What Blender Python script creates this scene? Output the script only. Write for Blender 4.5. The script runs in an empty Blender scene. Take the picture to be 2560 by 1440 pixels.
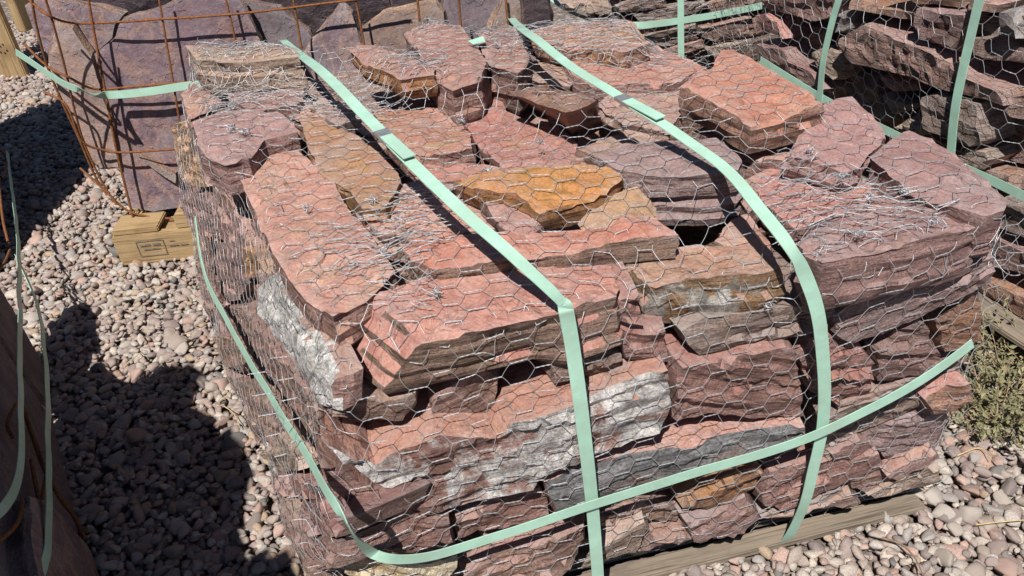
import bpy, bmesh, math, random
import numpy as np
from mathutils import Vector, Matrix, noise, geometry
from mathutils.bvhtree import BVHTree

SC = bpy.context.scene
COL = SC.collection
rnd = random.Random(7)

# ------------------------------------------------------------------ camera, sky, sun, exposure
cam_d = bpy.data.cameras.new('camera')
cam_d.sensor_width = 36.0
cam_d.lens = 36.0 * 2160.0 / 2560.0
cam_d.clip_start = 0.02
cam_d.clip_end = 500
cam = bpy.data.objects.new('camera', cam_d)
COL.objects.link(cam)
CAM = [[0.994973, 0.100143, 0.0, 0.0], [-0.057306, 0.56936, -0.820089, 0.0], [-0.082126, 0.815966, 0.572236, 1.65]]
cam.matrix_world = Matrix([*CAM, [0, 0, 0, 1]])
SC.camera = cam

SUN_EL = 57.0
SUN_TRAVEL = (0.26, 0.966)            # horizontal direction the light travels
az_from = math.atan2(-SUN_TRAVEL[0], -SUN_TRAVEL[1])     # compass style, from +Y towards +X
world = bpy.data.worlds.new('World')
SC.world = world
world.use_nodes = True
wn = world.node_tree
sky = wn.nodes.new('ShaderNodeTexSky')
sky.sky_type = 'NISHITA'
sky.sun_disc = False
sky.sun_elevation = math.radians(SUN_EL)
sky.sun_rotation = az_from
sky.altitude = 1800
sky.air_density = 0.8
sky.dust_density = 0.3
wn.links.new(sky.outputs[0], wn.nodes['Background'].inputs[0])
wn.nodes['Background'].inputs[1].default_value = 0.05

sun_d = bpy.data.lights.new('sun', 'SUN')
sun_d.energy = 5.0
sun_d.angle = math.radians(0.53)
sun_d.color = (1.0, 0.955, 0.89)
sun = bpy.data.objects.new('sun', sun_d)
COL.objects.link(sun)
ce = math.cos(math.radians(SUN_EL))
tl = math.hypot(*SUN_TRAVEL)
sun_dir = Vector((SUN_TRAVEL[0] / tl * ce, SUN_TRAVEL[1] / tl * ce, -math.sin(math.radians(SUN_EL))))
sun.rotation_euler = sun_dir.to_track_quat('-Z', 'Y').to_euler()
sun.location = (-3, -2, 6)

SC.view_settings.view_transform = 'Standard'
SC.view_settings.look = 'None'
SC.view_settings.exposure = 0.42
SC.view_settings.gamma = 1.0
SC.view_settings.use_curve_mapping = False

# ------------------------------------------------------------------ helpers
def link(o, parent=None):
    COL.objects.link(o)
    if parent is not None:
        o.parent = parent
    return o

def tag(o, label=None, cat=None, group=None, kind=None):
    if label: o['label'] = label
    if cat: o['category'] = cat
    if group: o['group'] = group
    if kind: o['kind'] = kind
    return o

def empty(name, loc=(0, 0, 0), rz=0.0):
    o = bpy.data.objects.new(name, None)
    o.empty_display_size = 0.1
    o.location = loc
    o.rotation_euler = (0, 0, rz)
    return link(o)

def obj(name, me, mat=None, parent=None):
    if mat is not None:
        for m in (mat if isinstance(mat, (list, tuple)) else [mat]):
            me.materials.append(m)
    return link(bpy.data.objects.new(name, me), parent)

def pydata(name, v, f):
    me = bpy.data.meshes.new(name)
    me.from_pydata([tuple(p) for p in v], [], f)
    me.update()
    return me

def from_arrays(name, V, T):
    """fast triangle mesh from numpy arrays"""
    me = bpy.data.meshes.new(name)
    V = np.asarray(V, np.float32); T = np.asarray(T, np.int32)
    me.vertices.add(len(V)); me.vertices.foreach_set('co', V.ravel())
    me.loops.add(T.size); me.loops.foreach_set('vertex_index', T.ravel())
    me.polygons.add(len(T)); me.polygons.foreach_set('loop_start', np.arange(0, T.size, T.shape[1], dtype=np.int32))
    me.update(calc_edges=True)
    return me

def smooth(me, angle=None):
    me.polygons.foreach_set('use_smooth', [True] * len(me.polygons))
    if angle is not None:
        me.set_sharp_from_angle(angle=math.radians(angle))

class Tubes:
    """collects many thin tubes and strips in one mesh"""
    def __init__(s):
        s.v = []; s.f = []; s.n = 0
    def add(s, pts, r, k=4, r1=None, closed_ends=False):
        P = np.asarray(pts, float)
        if len(P) < 2: return
        T = np.gradient(P, axis=0)
        T /= np.linalg.norm(T, axis=1, keepdims=True) + 1e-12
        ref = np.array([0.31, 0.17, 0.93])
        if abs(T[0] @ ref) > 0.9: ref = np.array([0.93, 0.31, 0.17])
        A = np.cross(T, ref); A /= np.linalg.norm(A, axis=1, keepdims=True) + 1e-12
        B = np.cross(T, A)
        m = len(P)
        rr = np.linspace(r, r if r1 is None else r1, m)[:, None, None]
        a = np.arange(k) * 2 * math.pi / k
        ring = A[:, None, :] * np.cos(a)[None, :, None] + B[:, None, :] * np.sin(a)[None, :, None]
        V = (P[:, None, :] + ring * rr).reshape(-1, 3)
        i = np.arange(m - 1)[:, None] * k + np.arange(k)[None, :]
        j = np.arange(m - 1)[:, None] * k + (np.arange(k)[None, :] + 1) % k
        F = np.stack([i, j, j + k, i + k], -1).reshape(-1, 4) + s.n
        s.v.append(V); s.f.append(F); s.n += len(V)
    def mesh(s, name):
        me = from_arrays(name, np.concatenate(s.v), np.concatenate(s.f))
        smooth(me)
        return me

def catmull(pts, n=8):
    P = [np.array(p, float) for p in pts]
    P = [2 * P[0] - P[1]] + P + [2 * P[-1] - P[-2]]
    out = []
    for i in range(1, len(P) - 2):
        p0, p1, p2, p3 = P[i - 1:i + 3]
        for t in np.arange(n) / n:
            out.append(0.5 * (2 * p1 + (p2 - p0) * t + (2 * p0 - 5 * p1 + 4 * p2 - p3) * t * t + (3 * p1 - p0 - 3 * p2 + p3) * t ** 3))
    out.append(P[-2])
    return np.array(out)

# ------------------------------------------------------------------ materials
def new_mat(name):
    m = bpy.data.materials.new(name)
    m.use_nodes = True
    nt = m.node_tree
    return m, nt, nt.nodes['Principled BSDF']

class N:
    """tiny node helper"""
    def __init__(s, nt): s.nt = nt
    def node(s, t, **kw):
        n = s.nt.nodes.new(t)
        for k, v in kw.items(): setattr(n, k, v)
        return n
    def lk(s, a, b): s.nt.links.new(a, b)
    def math(s, op, a, b=None, clamp=False):
        n = s.node('ShaderNodeMath', operation=op, use_clamp=clamp)
        for i, x in enumerate((a, b)):
            if x is None: continue
            if isinstance(x, (int, float)): n.inputs[i].default_value = x
            else: s.lk(x, n.inputs[i])
        return n.outputs[0]
    def noise(s, vec, scale, detail=4, rough=.55, dist=0.0):
        n = s.node('ShaderNodeTexNoise')
        n.inputs['Scale'].default_value = scale
        n.inputs['Detail'].default_value = detail
        n.inputs['Roughness'].default_value = rough
        n.inputs['Distortion'].default_value = dist
        s.lk(vec, n.inputs['Vector'])
        return n.outputs['Fac']
    def ramp(s, fac, stops, interp='LINEAR'):
        n = s.node('ShaderNodeValToRGB')
        cr = n.color_ramp; cr.interpolation = interp
        while len(cr.elements) < len(stops): cr.elements.new(.5)
        for e, (p, c) in zip(cr.elements, stops):
            e.position = p
            e.color = (*c, 1) if isinstance(c, (tuple, list)) else (c, c, c, 1)
        s.lk(fac, n.inputs[0])
        return n.outputs[0]
    def mix(s, fac, a, b, mode='MIX'):
        n = s.node('ShaderNodeMix', data_type='RGBA', blend_type=mode)
        for i, x in ((0, fac), (6, a), (7, b)):
            if isinstance(x, (int, float)): n.inputs[i].default_value = x
            elif isinstance(x, tuple): n.inputs[i].default_value = (*x, 1)
            else: s.lk(x, n.inputs[i])
        return n.outputs[2]
    def scale(s, vec, sx, sy, sz):
        n = s.node('ShaderNodeVectorMath', operation='MULTIPLY')
        n.inputs[1].default_value = (sx, sy, sz)
        s.lk(vec, n.inputs[0]); return n.outputs[0]
    def bump(s, h, strength, dist, normal=None):
        n = s.node('ShaderNodeBump')
        n.inputs['Strength'].default_value = strength
        n.inputs['Distance'].default_value = dist
        s.lk(h, n.inputs['Height'])
        if normal is not None: s.lk(normal, n.inputs['Normal'])
        return n.outputs[0]

def obj_coords(n):
    tc = n.node('ShaderNodeTexCoord')
    oi = n.node('ShaderNodeObjectInfo')
    off = n.math('MULTIPLY', oi.outputs['Random'], 37.0)
    cb = n.node('ShaderNodeCombineXYZ')
    for i in range(3): n.lk(off, cb.inputs[i])
    ad = n.node('ShaderNodeVectorMath', operation='ADD')
    n.lk(tc.outputs['Object'], ad.inputs[0]); n.lk(cb.outputs[0], ad.inputs[1])
    return ad.outputs[0], oi.outputs['Random']

def des(c, k=.20, g=1.16):
    y = .3 * c[0] + .5 * c[1] + .2 * c[2]
    return tuple((x + (y - x) * k) * g for x in c)
def mul(c, k): return tuple(min(1, x * k) for x in c)

def edge_wear(n):
    g = n.node('ShaderNodeNewGeometry')
    return n.ramp(g.outputs['Pointiness'], [(.53, 0.0), (.62, .55)])

def rock_face(name, a, b, stain, amount=.5, veins=None, bk=1.0):
    """cleavage face of a slab: mottled, fine grained"""
    m, nt, bs = new_mat(name); n = N(nt)
    co, rand = obj_coords(n)
    big = n.noise(co, 7, 6, .6, .6)
    fac = n.ramp(big, [(.36, 0.0), (.64, 1.0)])
    c = n.mix(fac, a, b)
    st = n.noise(co, 11, 7, .62, 1.2)
    sm = n.ramp(st, [(.60 - .22 * amount, 0.0), (.72 - .2 * amount, 1.0)])
    c = n.mix(n.math('MULTIPLY', sm, .75), c, stain)
    if veins:
        w = n.noise(co, 3.2, 5, .6, .8)
        v = n.math('ABSOLUTE', n.math('SUBTRACT', w, .5))
        vm = n.ramp(v, [(.008, 1.0), (.035, 0.0)])
        c = n.mix(n.math('MULTIPLY', vm, .7), c, veins)
    lt = n.noise(co, 17, 8, .7, .9)
    c = n.mix(n.ramp(lt, [(.50, 0.0), (.68, .55)]), c, tuple(.55 * x + .25 for x in a))
    dk = n.noise(co, 24, 8, .72, .4)
    c = n.mix(n.ramp(dk, [(.34, .75), (.47, 0.0)]), c, mul(a, .45))
    ck = n.math('ABSOLUTE', n.math('SUBTRACT', n.noise(co, 6, 7, .65, 1.0), .5))
    c = n.mix(n.ramp(ck, [(.0, .6), (.009, 0.0)]), c, mul(a, .28))
    c = n.mix(edge_wear(n), c, tuple(.5 * x + .3 for x in a))
    gr = n.noise(co, 160, 3, .7)
    c = n.mix(n.ramp(gr, [(.3, .6), (.62, 0.0)]), c, mul(a, .5))
    pits = n.noise(co, 60, 4, .7)
    c = n.mix(n.ramp(pits, [(.66, 0.0), (.76, .5)]), c, mul(b, 1.5))
    oc = n.noise(co, 2.1, 3, .5)
    c = n.mix(n.ramp(oc, [(.3, .3), (.7, 0.0)]), c, mul(a, .6))
    du = n.noise(co, 4.5, 6, .6, .7)
    c = n.mix(n.ramp(du, [(.52, 0.0), (.7, .5)]), c, tuple(.35 * x + .2 for x in a))
    hs = n.node('ShaderNodeHueSaturation')
    n.lk(n.math('ADD', n.math('MULTIPLY', rand, .014), .494), hs.inputs['Hue'])
    n.lk(n.math('ADD', n.math('MULTIPLY', n.math('FRACT', n.math('MULTIPLY', rand, 7.3)), .30), .84), hs.inputs['Value'])
    n.lk(n.math('ADD', n.math('MULTIPLY', n.math('FRACT', n.math('MULTIPLY', rand, 3.7)), .26), .88), hs.inputs['Saturation'])
    n.lk(c, hs.inputs['Color']); c = hs.outputs[0]
    n.lk(c, bs.inputs['Base Color'])
    bs.inputs['Roughness'].default_value = .82
    bs.inputs['Specular IOR Level'].default_value = .3
    h1 = n.noise(co, 26, 8, .62, .5)
    nb = n.bump(h1, .7, .018 * bk)
    step = n.ramp(n.noise(co, 9, 4, .5, .3), [(.44, 0.0), (.45, .5), (.58, .55), (.59, 1.0)])
    nb = n.bump(step, .6, .006, nb)
    n.lk(nb, bs.inputs['Normal'])
    return m

def rock_edge(name, a, b, dark, stain, crust=None, camt=0.0):
    """broken edge of a slab: bedding lines across local Z, rough"""
    m, nt, bs = new_mat(name); n = N(nt)
    co, rand = obj_coords(n)
    wob = n.noise(co, 14, 5, .6)
    sep = n.node('ShaderNodeSeparateXYZ'); n.lk(co, sep.inputs[0])
    cb = n.node('ShaderNodeCombineXYZ')
    n.lk(n.math('MULTIPLY', sep.outputs[0], .10), cb.inputs[0])
    n.lk(n.math('MULTIPLY', sep.outputs[1], .10), cb.inputs[1])
    n.lk(n.math('ADD', sep.outputs[2], n.math('MULTIPLY', wob, .009)), cb.inputs[2])
    lay = n.noise(cb.outputs[0], 62, 6, .62)
    c = n.mix(n.ramp(lay, [(.40, 0.0), (.58, 1.0)]), mul(a, .85), mul(b, 1.1))
    crack = n.noise(cb.outputs[0], 150, 4, .6)
    c = n.mix(n.ramp(crack, [(.36, .85), (.44, 0.0)]), c, dark)
    st = n.noise(co, 13, 6, .65, .7)
    c = n.mix(n.ramp(st, [(.55, 0.0), (.68, .7)]), c, stain)
    c = n.mix(n.ramp(n.noise(co, 9, 6, .65, .4), [(.34, .55), (.50, 0.0)]), c, dark)
    c = n.mix(edge_wear(n), c, tuple(.55 * x + .2 for x in b))
    hx = None
    if crust:
        k = n.noise(co, 9, 9, .68, .5)
        lo = .66 - .36 * camt
        km = n.ramp(k, [(lo, 0.0), (lo + .07, 1.0)])
        wht = n.noise(co, 22, 7, .7, .6)
        cc = n.ramp(wht, [(.30, mul(crust, .28)), (.42, mul(crust, .6)), (.54, crust), (.66, mul(crust, 1.3))])
        c = n.mix(km, c, cc)
        hx = km
    gr = n.noise(co, 190, 3, .7)
    c = n.mix(n.ramp(gr, [(.32, .5), (.62, 0.0)]), c, mul(dark, .8))
    n.lk(c, bs.inputs['Base Color'])
    bs.inputs['Roughness'].default_value = .86
    bs.inputs['Specular IOR Level'].default_value = .28
    nb = n.bump(lay, 1.0, .022)
    nb = n.bump(n.noise(co, 40, 9, .7, .4), .9, .018, nb)
    nb = n.bump(crack, .6, .006, nb)
    if hx is not None: nb = n.bump(hx, .35, .004, nb)
    n.lk(nb, bs.inputs['Normal'])
    return m

PINK = (.40, .195, .150); SALM = (.45, .205, .135); PURP = (.285, .150, .140); RED = (.37, .125, .095)
BRN = (.235, .125, .092); DRK = (.075, .042, .034); OCH = (.44, .22, .055); TAN = (.40, .265, .175)
GRY = (.20, .165, .155)
def rockset(key, fa, fb, fs, am, ea, eb, es, dark=DRK, veins=None):
    k = .12 if 'ochre' in key or 'rust' in key else (.02 if 'flag' in key else .25)
    fa, fb, fs = [des(x, k) for x in (fa, fb, fs)]
    ea, eb, es = [des(x, k, 1.42) for x in (ea, eb, es)]
    return (rock_face(key + '_face', fa, fb, fs, am, veins, .4 if 'flag' in key else 1.0), rock_edge(key + '_edge', ea, eb, dark, es))
ROCK = {
 'salmon': rockset('salmon', SALM, (.42, .175, .115), (.43, .26, .13), .45, (.27, .125, .095), (.36, .19, .15), (.3, .17, .08)),
 'salmon_brown': rockset('salmon_brown', (.41, .17, .115), SALM, (.36, .12, .085), .5, (.22, .135, .085), (.31, .18, .13), (.24, .15, .07)),
 'salmon_dark': rockset('salmon_dark', (.40, .185, .125), (.36, .145, .105), (.42, .24, .11), .4, (.20, .10, .07), (.28, .145, .1), (.2, .12, .05)),
 'tan_crust': rockset('tan_crust', (.40, .20, .125), (.36, .15, .105), TAN, .4, (.30, .17, .085), (.36, .22, .12), (.40, .25, .15)),
 'purple': rockset('purple', (.315, .165, .150), (.335, .175, .160), (.29, .140, .120), .3, (.255, .128, .115), (.32, .17, .15), (.3, .16, .12)),
 'purple_grey': rockset('purple_grey', (.30, .165, .155), (.33, .19, .175), (.36, .22, .19), .4, (.235, .13, .122), (.30, .195, .185), (.2, .15, .14)),
 'purple_brown': rockset('purple_brown', (.27, .135, .12), (.23, .115, .10), (.31, .16, .11), .4, (.20, .105, .092), (.27, .145, .125), (.21, .11, .07)),
 'orange': rockset('orange', (.42, .160, .11), (.41, .20, .145), (.39, .12, .08), .55, (.30, .14, .09), (.38, .19, .12), (.36, .16, .07)),
 'mottled': rockset('mottled', (.38, .19, .145), (.36, .21, .155), (.46, .31, .17), .55, (.26, .14, .105), (.33, .2, .15), (.38, .25, .12)),
 'pink': rockset('pink', PINK, (.37, .165, .13), (.42, .235, .165), .4, (.27, .135, .108), (.34, .18, .15), (.3, .16, .09)),
 'pink_dark': rockset('pink_dark', (.35, .155, .12), (.31, .135, .11), PINK, .4, (.16, .085, .07), (.25, .13, .105), (.18, .1, .05)),
 'pink_ochre': rockset('pink_ochre', (.41, .20, .145), (.38, .17, .13), (.46, .235, .06), .75, (.30, .16, .1), (.36, .2, .13), OCH),
 'grey_pink': rockset('grey_pink', (.31, .21, .18), (.36, .19, .15), (.42, .36, .32), .5, (.21, .14, .12), (.3, .2, .17), (.3, .18, .1)),
 'ochre': rockset('ochre', (.43, .225, .13), (.42, .19, .14), (.43, .23, .08), .5, (.30, .16, .055), (.22, .11, .06), OCH),
 'ochre_bright': rockset('ochre_bright', (.45, .225, .075), (.43, .19, .085), (.43, .21, .14), .5, (.33, .15, .045), (.27, .12, .05), (.4, .2, .06)),
 'ochre_edge': rockset('ochre_edge', (.37, .175, .135), (.33, .14, .11), (.42, .22, .12), .4, (.43, .19, .055), (.33, .14, .05), (.4, .2, .07)),
 'tan_ochre': rockset('tan_ochre', (.42, .235, .12), (.37, .215, .145), (.44, .21, .07), .5, (.28, .17, .09), (.36, .22, .13), OCH),
 'tan': rockset('tan', (.42, .265, .18), (.41, .22, .155), (.44, .3, .18), .4, (.29, .195, .125), (.37, .255, .18), (.36, .2, .09)),
 'red': rockset('red', (.385, .125, .095), (.40, .165, .125), (.44, .22, .07), .28, (.24, .095, .075), (.33, .135, .105), (.3, .15, .06)),
 'red_pink': rockset('red_pink', (.40, .165, .125), (.36, .14, .11), (.44, .19, .11), .5, (.29, .125, .10), (.36, .175, .145), (.27, .12, .08)),
 'red_brown': rockset('red_brown', (.34, .155, .12), (.30, .135, .105), (.38, .19, .13), .4, (.25, .118, .095), (.32, .155, .125), (.24, .11, .07)),
 'brown': rockset('brown', (.31, .165, .115), (.28, .14, .105), (.36, .21, .13), .4, (.20, .112, .082), (.29, .17, .128), (.25, .15, .07)),
 'brown_pink': rockset('brown_pink', (.37, .185, .14), (.33, .16, .12), (.40, .23, .16), .4, (.24, .13, .10), (.33, .185, .145), (.27, .15, .07)),
 'grey_brown': rockset('grey_brown', (.27, .185, .15), (.25, .155, .125), (.33, .22, .16), .4, (.17, .118, .098), (.27, .19, .155), (.22, .13, .08)),
 'rust_brown': rockset('rust_brown', (.33, .155, .085), (.29, .13, .085), (.40, .2, .07), .5, (.235, .115, .065), (.30, .16, .105), (.3, .14, .045)),
 'rust': rockset('rust', (.34, .16, .075), (.28, .12, .06), (.38, .19, .07), .5, (.20, .095, .045), (.29, .15, .08), (.30, .13, .04)),
 'tan_brown': rockset('tan_brown', (.38, .235, .16), (.34, .2, .14), (.42, .28, .18), .4, (.25, .165, .115), (.34, .235, .17), (.28, .18, .09)),
 'grey': rockset('grey', (.2, .17, .165), (.17, .145, .14), (.26, .21, .18), .4, (.125, .105, .10), (.22, .185, .175), (.16, .12, .1)),
 'cream': rockset('cream', (.55, .42, .24), (.58, .47, .30), (.5, .33, .12), .5, (.55, .42, .23), (.62, .52, .34), (.48, .30, .10), dark=(.3, .2, .1)),
 'crust': rockset('crust', (.40, .21, .165), (.37, .18, .145), (.46, .26, .19), .4, (.26, .13, .105), (.36, .2, .165), (.3, .1, .05)),
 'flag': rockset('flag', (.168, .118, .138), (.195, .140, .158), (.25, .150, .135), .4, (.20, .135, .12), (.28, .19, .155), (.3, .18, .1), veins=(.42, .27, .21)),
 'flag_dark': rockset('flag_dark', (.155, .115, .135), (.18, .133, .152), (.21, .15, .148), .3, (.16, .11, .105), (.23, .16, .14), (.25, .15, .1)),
 'flag_tan': rockset('flag_tan', (.22, .155, .145), (.27, .185, .15), (.36, .23, .16), .55, (.27, .18, .14), (.34, .22, .16), (.36, .2, .11)),
 'flag_orange': rockset('flag_orange', (.34, .18, .10), (.28, .17, .12), (.42, .22, .09), .55, (.3, .17, .1), (.36, .21, .13), (.4, .2, .07)),
}
CRUST = {
 'crust_white': rock_edge('crust_white', (.27, .15, .125), (.36, .2, .17), DRK, (.36, .12, .06), (.66, .63, .61), .60),
 'crust_grey': rock_edge('crust_grey', (.24, .16, .14), (.3, .21, .19), DRK, (.34, .15, .08), (.27, .27, .28), .72),
 'crust_speck': rock_edge('crust_speck', (.30, .17, .085), (.36, .22, .12), DRK, (.38, .2, .1), (.56, .52, .47), .42),
 'chalk': rock_edge('chalk', (.30, .15, .11), (.36, .2, .16), DRK, (.36, .14, .07), (.74, .72, .69), .85),
}

def simple_mat(name, col, rough=.5, metal=0.0, var=0.0, bump=0.0, nscale=60, spec=.5, rust=None):
    m, nt, bs = new_mat(name); n = N(nt)
    co, rand = obj_coords(n)
    f = n.noise(co, nscale, 4, .6)
    c = n.mix(n.ramp(f, [(.3, 0.0), (.7, 1.0)]), mul(col, 1 - var), mul(col, 1 + var))
    if rust:
        c = n.mix(n.ramp(n.noise(co, nscale * .4, 5, .7), [(.45, 0.0), (.6, 1.0)]), c, rust)
    n.lk(c, bs.inputs['Base Color'])
    bs.inputs['Roughness'].default_value = rough
    bs.inputs['Metallic'].default_value = metal
    bs.inputs['Specular IOR Level'].default_value = spec
    if bump: n.lk(n.bump(f, bump, .003), bs.inputs['Normal'])
    return m

GALV = simple_mat('galvanised_wire', (.47, .48, .50), .43, .55, .12, 0, 300)
RUST = simple_mat('rusty_wire', (.20, .080, .030), .85, .15, .45, .5, 120, .3)
STRAP = simple_mat('mint_strap', (.355, .565, .455), .46, 0, .10, .18, 22, .45, rust=(.33, .50, .40))
SEAL = simple_mat('crimped_seal', (.42, .43, .43), .45, .7, .2, .3, 90)
HOLE = simple_mat('nail_hole', (.02, .012, .008), .9)
INK = simple_mat('faded_ink', (.17, .145, .12), .9, 0, .4, 0, 90)
STRAW = simple_mat('dry_straw', (.5, .38, .19), .8, 0, .25, 0, 90)
TWIG = simple_mat('twig_bark', (.20, .13, .08), .85, 0, .3, .3, 90)

def wood_mat(name, a, b, dark, weather=0.0):
    m, nt, bs = new_mat(name); n = N(nt)
    co, rand = obj_coords(n)
    st = n.scale(co, 1.6, 16, 16)
    g = n.noise(st, 3.5, 7, .65, .6)
    c = n.mix(n.ramp(g, [(.35, 0.0), (.65, 1.0)]), a, b)
    l = n.noise(n.scale(co, 1.2, 50, 50), 3, 4, .6, .3)
    c = n.mix(n.ramp(l, [(.36, .8), (.47, 0.0)]), c, dark)
    k = n.noise(co, 5, 6, .65)
    c = n.mix(n.ramp(k, [(.5, 0.0), (.68, .75)]), c, mul(dark, .9 + weather))
    hue = n.mix(n.ramp(rand, [(0, .0), (1, .35)]), c, mul(a, .7))
    n.lk(hue, bs.inputs['Base Color'])
    bs.inputs['Roughness'].default_value = .8
    bs.inputs['Specular IOR Level'].default_value = .25
    nb = n.bump(g, .4, .006); nb = n.bump(l, .4, .003, nb)
    n.lk(nb, bs.inputs['Normal'])
    return m
WOOD_NEW = wood_mat('new_pine', (.34, .23, .115), (.43, .31, .17), (.15, .09, .045), .2)
WOOD_OLD = wood_mat('weathered_pine', (.19, .155, .12), (.27, .22, .165), (.07, .056, .045), .6)

# ------------------------------------------------------------------ ground
def ground_mat():
    m, nt, bs = new_mat('yard_dirt'); n = N(nt)
    tc = n.node('ShaderNodeTexCoord'); co = tc.outputs['Object']
    vo = n.node('ShaderNodeTexVoronoi'); vo.inputs['Scale'].default_value = 26
    n.lk(co, vo.inputs['Vector'])
    c = n.ramp(vo.outputs['Color'], [(.0, (.30, .25, .22)), (.35, (.42, .34, .29)), (.6, (.26, .22, .21)), (1, (.46, .39, .33))])
    c = n.mix(n.ramp(vo.outputs['Distance'], [(.25, 0.0), (.5, .85)]), c, (.12, .095, .08))
    c = n.mix(n.math('MULTIPLY', n.noise(co, 140, 4, .7), .5), c, (.16, .13, .11))
    n.lk(c, bs.inputs['Base Color'])
    bs.inputs['Roughness'].default_value = .95
    bs.inputs['Specular IOR Level'].default_value = .2
    nb = n.bump(n.math('SUBTRACT', 1.0, vo.outputs['Distance']), 1.0, .02)
    nb = n.bump(n.noise(co, 90, 6, .7), .6, .006, nb)
    n.lk(nb, bs.inputs['Normal'])
    return m
ground = obj('ground', pydata('ground', [(-250, -250, -.03), (250, -250, -.03), (250, 250, -.03), (-250, 250, -.03)], [(0, 1, 2, 3)]), ground_mat())
tag(ground, kind='structure')

def pebble_mat():
    m, nt, bs = new_mat('river_pebble'); n = N(nt)
    tc = n.node('ShaderNodeTexCoord'); co = tc.outputs['Object']
    at = n.node('ShaderNodeAttribute'); at.attribute_name = 'tint'
    oi = n.node('ShaderNodeObjectInfo')
    f = n.math('FRACT', n.math('ADD', at.outputs['Fac'], oi.outputs['Random']))
    c = n.ramp(f, [(.0, (.36, .295, .255)), (.12, (.43, .38, .335)), (.22, (.32, .25, .23)), (.34, (.48, .435, .39)), (.44, (.34, .325, .31)),
                   (.52, (.40, .26, .215)), (.60, (.27, .205, .195)), (.70, (.55, .49, .42)), (.76, (.40, .29, .19)), (.82, (.20, .17, .165)),
                   (.90, (.47, .31, .26)), (.955, (.105, .115, .12)), (.975, (.41, .35, .31))], 'CONSTANT')
    c = n.mix(n.ramp(n.noise(co, 60, 5, .65), [(.35, .0), (.7, .4)]), c, (.46, .38, .33))
    c = n.mix(n.ramp(n.noise(co, 260, 3, .7), [(.32, .6), (.64, 0.0)]), c, (.15, .12, .105))
    n.lk(c, bs.inputs['Base Color'])
    bs.inputs['Roughness'].default_value = .78
    bs.inputs['Specular IOR Level'].default_value = .3
    n.lk(n.bump(n.noise(co, 130, 6, .65), .45, .004), bs.inputs['Normal'])
    return m
PEBBLE = pebble_mat()

def ico(sub):
    bm = bmesh.new(); bmesh.ops.create_icosphere(bm, subdivisions=sub, radius=1)
    V = np.array([v.co[:] for v in bm.verts]); T = np.array([[v.index for v in f.verts] for f in bm.faces]); bm.free()
    return V, T
def pebble_shape(sub, seed):
    V, T = ico(sub)
    r = random.Random(seed); W = []
    o = Vector((r.uniform(-50, 50), r.uniform(-50, 50), r.uniform(-50, 50)))
    cuts = [(Vector((r.gauss(0, 1), r.gauss(0, 1), r.gauss(0, 1))).normalized(), r.uniform(.5, .82)) for _ in range(9)]
    for p in V:
        v = Vector(p) * (1 + .34 * noise.noise(Vector(p) * .9 + o) + .16 * noise.noise(Vector(p) * 2.1 + o) + .05 * noise.noise(Vector(p) * 5 + o))
        for nn, d in cuts:
            e = v.dot(nn) - d
            if e > 0: v -= nn * e * .88
        W.append(v[:])
    return np.array(W), T
PS_HI = [pebble_shape(3, 40 + i) for i in range(8)]
PS_LO = [pebble_shape(2, 40 + i) for i in range(8)]
camM = cam.matrix_world.inverted()
def to_px(p):
    c = camM @ Vector(p)
    if c.z > -.05: return None
    return 1280 + 2160 * c.x / -c.z, 720 - 2160 * c.y / -c.z
MAIN_FOOT = [(-.44, 1.10), (.90, 1.31), (.88, 1.4), (.5, 2.5), (-1.0, 2.6), (-.46, 1.2)]
def inside(poly, x, y):
    k = False
    for i in range(len(poly)):
        x1, y1 = poly[i]; x2, y2 = poly[i - 1]
        if (y1 > y) != (y2 > y) and x < (x2 - x1) * (y - y1) / (y2 - y1) + x1: k = not k
    return k
pebs = []
rp = random.Random(3)
for layer, (sp, zz, sz) in enumerate(((.026, -.018, .019), (.0225, .000, .0165), (.06, .008, .0175))):
    y = .75
    while y < 6.2:
        x = -3.6
        while x < 2.2:
            px_ = x + rp.uniform(-.6, .6) * sp; py_ = y + rp.uniform(-.6, .6) * sp
            x += sp
            if inside(MAIN_FOOT, px_, py_): continue
            if -.4 < px_ < 1.0 and py_ > 2.5: continue
            q = to_px((px_, py_, 0))
            if q is None or not (-330 < q[0] < 2900 and -120 < q[1] < 1750): continue
            if 700 < q[0] < 2250 and q[1] < 1200: continue
            if layer == 0 and not (-100 < q[0] < 2660 and q[1] < 1540): continue
            s = sz * .75 * math.exp(rp.gauss(0, .34))
            pebs.append((px_, py_, zz + rp.uniform(-.005, .006), s, q))
        y += sp
# the 300 in view that show largest are single pebbles, the rest one mass
inview = [i for i, p in enumerate(pebs) if 0 < p[4][0] < 2560 and 0 < p[4][1] < 1440 and p[2] > -.006 and (p[4][0] > 2330 or p[4][0] < 640) ]
camp = Vector((CAM[0][3], CAM[1][3], CAM[2][3]))
inview.sort(key=lambda i: -(pebs[i][3] + (.006 if pebs[i][2] > .006 else 0)) / (Vector(pebs[i][:3]) - camp).length)
single = set(inview[:300])
def rot_scale(r, s):
    e = Matrix.Rotation(r.uniform(0, 6.28), 3, 'Z') @ Matrix.Rotation(r.gauss(0, .35), 3, 'X') @ Matrix.Rotation(r.gauss(0, .35), 3, 'Y')
    return e, (s * r.uniform(1.0, 1.45), s * r.uniform(.8, 1.1), s * r.uniform(.55, .85))
Vs, Ts, At, nv = [], [], [], 0
peb_mesh = []
for W, T in PS_HI:
    me = from_arrays('pebble', W, T); smooth(me)
    a = me.attributes.new('tint', 'FLOAT', 'POINT'); a.data.foreach_set('value', [0.0] * len(W))
    me.materials.append(PEBBLE); peb_mesh.append(me)
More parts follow.
